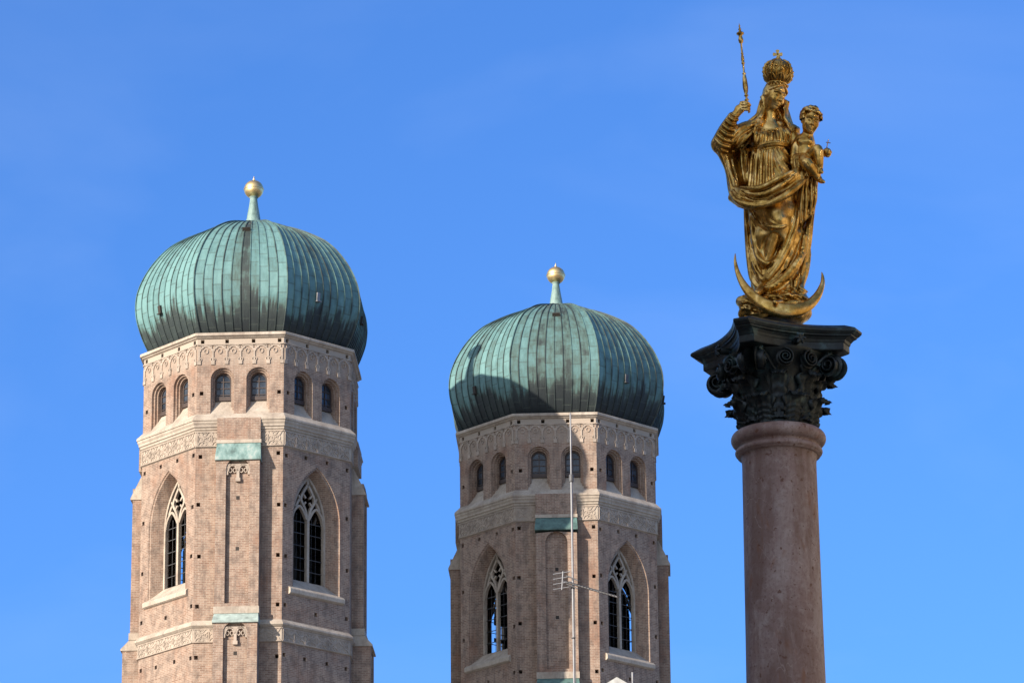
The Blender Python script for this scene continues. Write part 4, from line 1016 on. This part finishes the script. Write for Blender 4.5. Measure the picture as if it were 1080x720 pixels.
# fall behind the raised arm, down to the hip
for t in np.linspace(0, 1, 9):
    top = P(757+t*24, 156+t*2, .05-.15*t); mid = P(768+t*15, 178, .0-.14*t); low = P(773+t*11, 203+t*2, .02-.12*t); end = P(780+t*6, 214, .06-.08*t)
    N.chain([top, mid, low, end], [.030,.030,.034,.032], .02)
for p, r in (([(758.5,160),(767,178),(771.5,193),(773.5,204),(779,211)],3.0),([(765,163),(771,178),(775,191),(779,203)],2.0)):
    N.stroke(p, [r*.6,r,r*1.1,r*.7], .3, .008)
N.stroke([(763,164),(769,179),(773.5,193),(776,202)], [.6,1.5,1.8,.7], .2, .005, True)
N.chain([P(775,163,.06), P(777.5,177,.06), P(781,191,.08)], [.045,.048,.024], .012, sub=True)
N.stroke([(772,168),(775.5,182),(779,196)], [.6,1.2,.6], .3, .004)
# swag
for t in np.linspace(0, 1, 7):
    N.chain([P(772+t*6,209-t*9,.07), P(785+t*3,216-t*14,.17), P(800,216.5-t*17,.215), P(815,212.5-t*17,.23), P(830,204-t*17,.22), P(842,194-t*14,.18), P(850,186-t*8,.12)], [.030,.034,.034,.034,.034,.032,.026], .02)
GV = [([(781,201.5),(789,206.5),(798,209.5),(809,208.5),(820,202.8),(831,197.5),(841,189.5)],2.6),([(790,200.8),(800,201.2),(812,196.2),(823,190),(832,185.5)],2.2),([(779,205.5),(787,211),(796,213)],1.8)]
for p, r in GV: N.stroke(p, [.5,r,r*1.3,r,.5], -.35, .006, True)
SW = [([(770.5,203),(776,211),(786,215.7),(798,216.8),(810,215),(822,209.8),(833,203),(843,195),(851,187)],3.6),([(786,203.5),(795,205.3),(804,205),(815,200.5),(826,194),(837,186)],2.6),([(781.5,197.5),(791,198.6),(801,198.2),(813,193),(824,187),(836,180.5)],2.7),([(772.5,200),(779,207),(788,210),(797,212.5),(808,211.8),(819,206.5)],1.5)]
for p, r in SW: N.stroke(p, [r*.5,r,r*.9,r*1.1,r*.5], .15, .005)
for p, r in (([(783,213.5),(795,214.8),(807,213.2),(818,209)],.9),([(795,203.7),(806,203.2),(816,198.5)],.7)): N.stroke(p, [.3,r,.3], .4, .003, True)
# shoulder and back of the mantle
for t in np.linspace(0, 1, 11):
    x = 790+t*48; N.chain([P(x+2,135+4*abs(t-.5),-.07), P(x+1,165,-.15), P(x+4,205,-.18), P(799+t*48,250,-.15), P(800+t*38,300,-.11)], [.030,.038,.042,.042,.038], .02)
for t in np.linspace(0, 1, 14):
    x = 788+t*52; N.chain([P(x+2,140,-.11), P(x,170,-.19), P(x+3,210,-.225), P(798+t*50,255,-.195), P(799+t*40,305,-.15)], [.010,.016,.018,.020,.018], .008)
# right hanging cloth under the child
for t in np.linspace(0, 1, 6):
    N.chain([P(842+t*14,170,.04), P(843+t*16,192,.09), P(842.5+t*15,212,.11), P(842.5+t*13,235-t*10,.10)], [.026,.028,.027,.020], .015)
for p, r in (([(845,172),(846.5,192),(845,214),(843.5,235)],2.0),([(849.5,174),(850.5,194),(850.5,212),(849,232)],2.2),([(854,178),(856,196),(856,212),(854.5,226)],2.0),([(858,184),(860.5,198),(860,212),(857,223)],1.6)):
    N.stroke(p, [r*.7,r,r,r*.6], .4, .004); N.stroke([(u+2.3,v) for u, v in p], [.6,1.3,1.3,.5], .5, .004, True)
for t in np.linspace(0, 1, 5): N.chain([P(855+t*4,200,-.0-.08*t), P(853.5+t*2,230,.01-.1*t), P(850+t*2,262,.02-.12*t), P(843+t*1,296,.03-.14*t)], [.026,.024,.024,.018], .01)
for p in ([(860.5,205),(857,230),(853.5,262),(846,297)],[(857.5,214),(854.5,238),(850.5,268),(844,297)],[(854,236),(851,262),(845,290)]): N.stroke(p, [1,1.6,1.6,1], .3, .004); N.stroke([(u-1.8,v) for u, v in p], [.5,1.2,1.2,.5], .4, .004, True)
N.mesh('mantle', M['gold_d'], statue)

# ---- the child
K = Field((.05,-.45,1.0), (.50,.30,2.15), .0048)
kc = P(855.2,126.5,.13); KF = frame(R(10), R(20), R(12)); head(K, kc, .86, KF, True)
K.chain([kc-KF[1]*.06, P(852,142,.09), P(849.5,150,.08)], [.045,.042,.06], .02)
K.ell(P(848.8,152,.08), (.078,.065,.085), .03); K.ell(P(848.5,163,.085), (.074,.07,.075), .03)
K.ell(P(845.5,149.5,.135), (.03,.02,.024), .02); K.ell(P(853,149.5,.135), (.03,.02,.024), .02)
K.chain([P(843,146.5,.07), P(838,156,.09), P(836.5,166,.13)], [.034,.030,.022], .015); K.ell(P(836.5,168.5,.145), (.024,.016,.022), .01)
for i in range(4): K.chain([P(835+i*1.1,169.5,.155), P(834.6+i*1.3,172,.165), P(835+i*1.3,174,.16)], [.008,.0075,.006], .003)
K.chain([P(839,167.5,.15), P(840.3,169.5,.16), P(840.5,171.5,.16)], [.009,.008,.006], .003)
K.chain([P(854.5,147,.06), P(858.5,156,.05), P(868,162.5,.09)], [.031,.027,.020], .012)                                       # arm with the orb
K.chain([P(868,162.5,.09), P(870,163.2,.13)], [.020,.019], .01)
for i in range(4): K.chain([P(870.5,164.5-i*.9,.145-.004*i), P(873.5,165.3-i*.7,.155), P(876,163.2-i*.9,.15)], [.008,.0075,.006], .003)
K.chain([P(869.2,161,.15), P(869.8,158.5,.165), P(871.5,157,.165)], [.009,.008,.006], .003)
K.chain([P(852,168,.11), P(862,158,.20), P(863.5,169,.21), P(864.2,179,.19)], [.052,.043,.038,.027], .008, m=3)                      # drawn-up leg
K.chain([P(864.2,179,.19), P(866.5,181.5,.225)], [.026,.016], .01)
K.chain([P(846,169,.12), P(851,172.5,.23), P(858.5,182,.20), P(863.5,188.5,.17)], [.058,.050,.038,.025], .012, m=3)                    # hanging leg
K.chain([P(863.5,188.5,.17), P(866,191,.20), P(868.8,192,.235)], [.025,.020,.012], .01)
for i in range(5): K.ell(P(867.6+i*.35,192.4-i*.5,.232-.004*i), (.006,.009,.006), .003)
child = K.mesh('child_figure', M['skin'], statue)
Q = Field((.12,-.40,1.75), (.42,.12,2.15), .0048)
Q.ell(kc+KF[1]*.020-KF[0]*.024, (.071,.074,.073), .01, np.stack([KF[2], KF[0], KF[1]]))
for i in range(190):
    a, z = rs.uniform(0, 2*math.pi), rs.uniform(-.35, 1)
    dv = KF[2]*math.cos(a)*math.sqrt(1-z*z)+KF[0]*math.sin(a)*math.sqrt(1-z*z)+KF[1]*z
    if dv@KF[0] > .42 and dv@KF[1] < .58: continue
    c = kc+KF[1]*.020-KF[0]*.014+dv*np.array([.074,.078,.078])*rs.uniform(.95,1.12); r = rs.uniform(.011,.019)
    t1 = unit(np.cross(dv, [.3,.2,1])); t2 = np.cross(dv, t1)
    Q.chain([c+t1*r, c+t2*r+dv*.006, c-t1*r, c-t2*r*.6-dv*.004], [.007,.010,.010,.006], .002, m=2)
Q.ell(kc+KF[0]*.085-KF[1]*.035, (.052,.045,.068), .008, np.stack([KF[2], KF[0], KF[1]]), True)
Q.mesh('child_hair', M['gold'], child)
D_ = Field((.05,-.40,1.0), (.45,.25,1.75), H)
D_.chain([P(838,166,.10), P(846,171,.17), P(856,172,.13)], [.04,.045,.04], .02)
for t in np.linspace(0, 1, 5): D_.chain([P(838+t*12,167+t*3,.14), P(838.5+t*12,178+t*3,.16), P(841+t*10,189+t*4,.13)], [.024,.026,.018], .01)
for p in ([(838,168),(839,178),(842,190)],[(842,170),(843,180),(845,192)],[(846,173),(847.5,183),(848.5,194)],[(850,177),(851.5,186),(851.5,196)]):
    D_.stroke(p, [1.2,1.9,1.2], .4, .004); D_.stroke([(u+2,v) for u, v in p], [.6,1.2,.6], .5, .004, True)
D_.mesh('loincloth', M['gold_d'], child)

# ---- crown, sceptre, orb, crescent moon, base
def V3(p): return Vector(tuple(float(x) for x in p))
def oriented(mb, c, axis, prof, n=28, spin=0):
    axis = V3(axis).normalized(); r0 = axis.orthogonal().normalized(); r1 = axis.cross(r0); c = V3(c)
    mb.grid([[c+axis*z+(r0*math.cos(2*math.pi*k/n+spin)+r1*math.sin(2*math.pi*k/n+spin))*r for k in range(n)] for r, z in prof], closed=True)
cb = P(819.3,94.2,.03); ct = P(819.8,63.5,.03); cax = unit(HF[1]*.25+np.array([.02,0,1]))
KS = .93; KZ = 1.06
b = MB(); oriented(b, cb, cax*1.0, [(r_*KS, z_*KZ) for r_, z_ in [(.060,-.01),(.082,-.005),(.088,.002),(.088,.008),(.081,.012),(.080,.030),(.087,.034),(.088,.042),(.078,.048),(.066,.052)]], 36)
oriented(b, cb, cax*1.0, [(r_*KS, z_*KZ) for r_, z_ in [(.070,.046),(.092,.064),(.108,.088),(.116,.118),(.116,.146),(.107,.174),(.088,.200),(.060,.219),(.032,.230),(.012,.240),(.010,.262)]], 36)
crown = b.build('crown', M['gold'], statue)
ax = V3(cax); e0 = ax.orthogonal().normalized(); e1 = ax.cross(e0); C_ = V3(cb); e0 = e0*KS; e1 = e1*KS; ax = ax*KZ
b = MB()
for k in range(8):
    a = 2*math.pi*k/8+.2; o = e0*math.cos(a)+e1*math.sin(a); tq = e1*math.cos(a)-e0*math.sin(a)
    b.tube([C_+ax*z+o*(r+.004) for r, z in [(.074,.050),(.095,.066),(.112,.090),(.120,.120),(.119,.147),(.110,.176),(.090,.203),(.04,.229)]], [.009,.010,.011,.011,.011,.010,.009,.006], 8)
    for (r, z) in ((.112,.09),(.120,.12),(.119,.15),(.104,.182)): b.lathe([(.001,-.011),(.009,-.007),(.012,0),(.009,.007),(.001,.011)], 8, tuple(C_+ax*z+o*(r+.008)))
    a2 = a+math.pi/8; o2 = e0*math.cos(a2)+e1*math.sin(a2); t2 = e1*math.cos(a2)-e0*math.sin(a2)
    for w in (-1, 0, 1): b.tube([C_+ax*.052+o2*.080, C_+ax*(.085-.008*abs(w))+o2*.108+t2*w*.018, C_+ax*(.120-.022*abs(w))+o2*.116+t2*w*.032], [.011,.012,.007], 7)
    b.lathe([(.001,-.010),(.010,-.005),(.011,.004),(.001,.010)], 8, tuple(C_+ax*.025+o2*.090)); b.lathe([(.001,-.008),(.008,-.004),(.008,.004),(.001,.008)], 8, tuple(C_+ax*.025+o*.090))

for k in range(8):
    a2 = 2*math.pi*(k+.5)/8+.2; o2 = e0*math.cos(a2)+e1*math.sin(a2); t2 = e1*math.cos(a2)-e0*math.sin(a2)
    for w in (-1, 1): b.tube([C_+ax*.125+o2*.116, C_+ax*.150+o2*.112+t2*w*.020, C_+ax*.176+o2*.104+t2*w*.012, C_+ax*.170+o2*.109], [.006,.008,.008,.005], 6)
    b.lathe([(.001,-.009),(.010,-.003),(.010,.004),(.001,.009)], 8, tuple(C_+ax*.150+o2*.116))
b.build('crown_arches', M['gold_d'], crown)
b = MB(); cr = P(820.2,57.6,.03); cc_ = V3(cr)
b.lathe([(.008,-.085),(.006,-.052),(.016,-.045),(.018,-.034),(.008,-.026),(.006,-.02)], 10, tuple(cc_))
for dx, dz in ((1,0),(-1,0),(0,1),(0,-1)):
    q = Vector((dx, 0, dz)); n_ = Vector((dz, 0, dx))
    for e in (-.005, .005):
        pts = [cc_+n_*.005, cc_-n_*.005, cc_+q*.034-n_*.015, cc_+q*.040, cc_+q*.034+n_*.015]; pts = [p+Vector((0,e,0)) for p in pts]; b.face(pts if e < 0 else pts[::-1])
    ol = [cc_+n_*.005, cc_+q*.034+n_*.015, cc_+q*.040, cc_+q*.034-n_*.015, cc_-n_*.005]
    for i in range(4): b.face([ol[i]+Vector((0,-.005,0)), ol[i+1]+Vector((0,-.005,0)), ol[i+1]+Vector((0,.005,0)), ol[i]+Vector((0,.005,0))])
b.build('cross', M['gold'], crown)
b = MB(); L = float(np.linalg.norm(SC1-SC0)); sp = lambda pr: oriented(b, SC0, sd, [(r, z*L) for r, z in pr], 16)
sp([(.003,-.035),(.011,-.03),(.013,-.02),(.008,-.01),(.009,.02),(.009,.075),(.017,.085),(.017,.095),(.009,.105),(.008,.125),(.017,.135),(.017,.145),(.010,.155),(.016,.18),(.021,.23),(.021,.27),(.018,.33),(.014,.375),(.009,.385),(.015,.395),(.015,.405),(.008,.415),(.008,.51),(.014,.52),(.014,.53),(.010,.54),(.013,.56),(.012,.60),(.008,.63),(.012,.64),(.008,.65),(.007,.76),(.017,.77),(.021,.80),(.017,.825),(.014,.84),(.016,.86),(.030,.872),(.030,.885),(.014,.895),(.008,.92),(.013,.93),(.008,.94),(.004,.96),(.009,.968),(.004,.977),(.002,1.0)])
b.build('sceptre', M['gold'], statue)
b = MB(); oc = V3(P(872.3,160.8,.15)); b.lathe([(.001,-.036)]+[(.036*math.sin(t), -.036*math.cos(t)) for t in np.linspace(.2, math.pi-.2, 14)]+[(.005,.036),(.004,.05)], 24, tuple(oc))
b.lathe([(.0365,-.005),(.039,-.003),(.039,.003),(.0365,.005)], 24, tuple(oc))
b.tube([oc+Vector((0,0,.045)), oc+Vector((.014,0,.108))], .0035, 6); b.tube([oc+Vector((-.006,0,.084)), oc+Vector((.030,0,.078))], .0035, 6); b.build('orb', M['gold'], statue)
mo = catmull([(775.4,267.5,.12,.5),(775.6,277,.15,1.9),(779,290,.18,3.2),(786,303,.22,4.9),(797,315,.26,6.7),(811,323.5,.28,8.3),(826,327.5,.28,9.2),(841,327,.26,8.3),(853,321.5,.22,6.6),(862,312,.17,4.9),(867.2,300,.12,3.0),(867.6,292,.09,1.8),(866.6,287,.08,.5)], 6)
b = MB(); rows = []; n = len(mo); ctr = np.array([P(u, v, d) for u, v, d, r in mo])
for i in range(n):
    t = unit(ctr[min(i+1,n-1)]-ctr[max(i-1,0)]); nn = unit(np.cross(t, [0,-1,0])); bb = np.cross(t, nn); r = mo[i][3]/134*.88
    row = []
    for k in range(20):
        a = 2*math.pi*k/20; x, y = math.cos(a), math.sin(a); sx = abs(x)**.8*np.sign(x); sy = abs(y)**.8*np.sign(y)
        row.append(ctr[i]+nn*sx*r+bb*sy*r*.62)
    rows.append(row)
b.grid(rows, closed=True); b.build('crescent_moon', M['skin'], statue)
A = Field((-.42,-.36,-.05), (.36,.34,.36), H)
A.ell(P(822,332,-.02), (.25,.20,.09), .04); A.ell(P(825,324,.02), (.22,.16,.08), .05); A.ell(P(826,334,.02), (.17,.16,.09), .04)
A.chain([P(782,318,.10), P(790,321,.14), P(802,322,.14)], [.045,.06,.06], .02); A.chain([P(785,331,.08), P(795,330,.1), P(806,333,.1)], [.05,.055,.055], .03)
for i in range(60):
    u = rs.uniform(781,850); v = rs.uniform(311,334); dd = A.hit(u, v)
    if dd is not None: A.stroke([(u-rs.uniform(1,5),v-rs.uniform(-2,2)),(u,v),(u+rs.uniform(1,5),v+rs.uniform(-2,2))], [.6,rs.uniform(1.0,2.4),.6], .2, .005, sub=rs.random() < .4)
A.mesh('serpent_base', M['gold_d'], statue)
b = MB(); b.lathe([(.0005,-.021)]+[(.021*math.sin(t), -.021*math.cos(t)) for t in np.linspace(.2, math.pi-.2, 10)]+[(.0005,.021)], 16, tuple(float(x) for x in P(817.5,319,.345)))
b.tube([tuple(float(x) for x in P(817.5,319,.345)), tuple(float(x) for x in P(824,318,.24))], [.012,.02], 8); b.build('snake_head', M['skin'], statue)
b = MB(); b.lathe([(.25,-.02),(.25,.03),(.235,.05),(.22,.10),(.15,.12)], 40, (0,.02,0), capt=True); b.build('plinth', M['bronze'], statue)
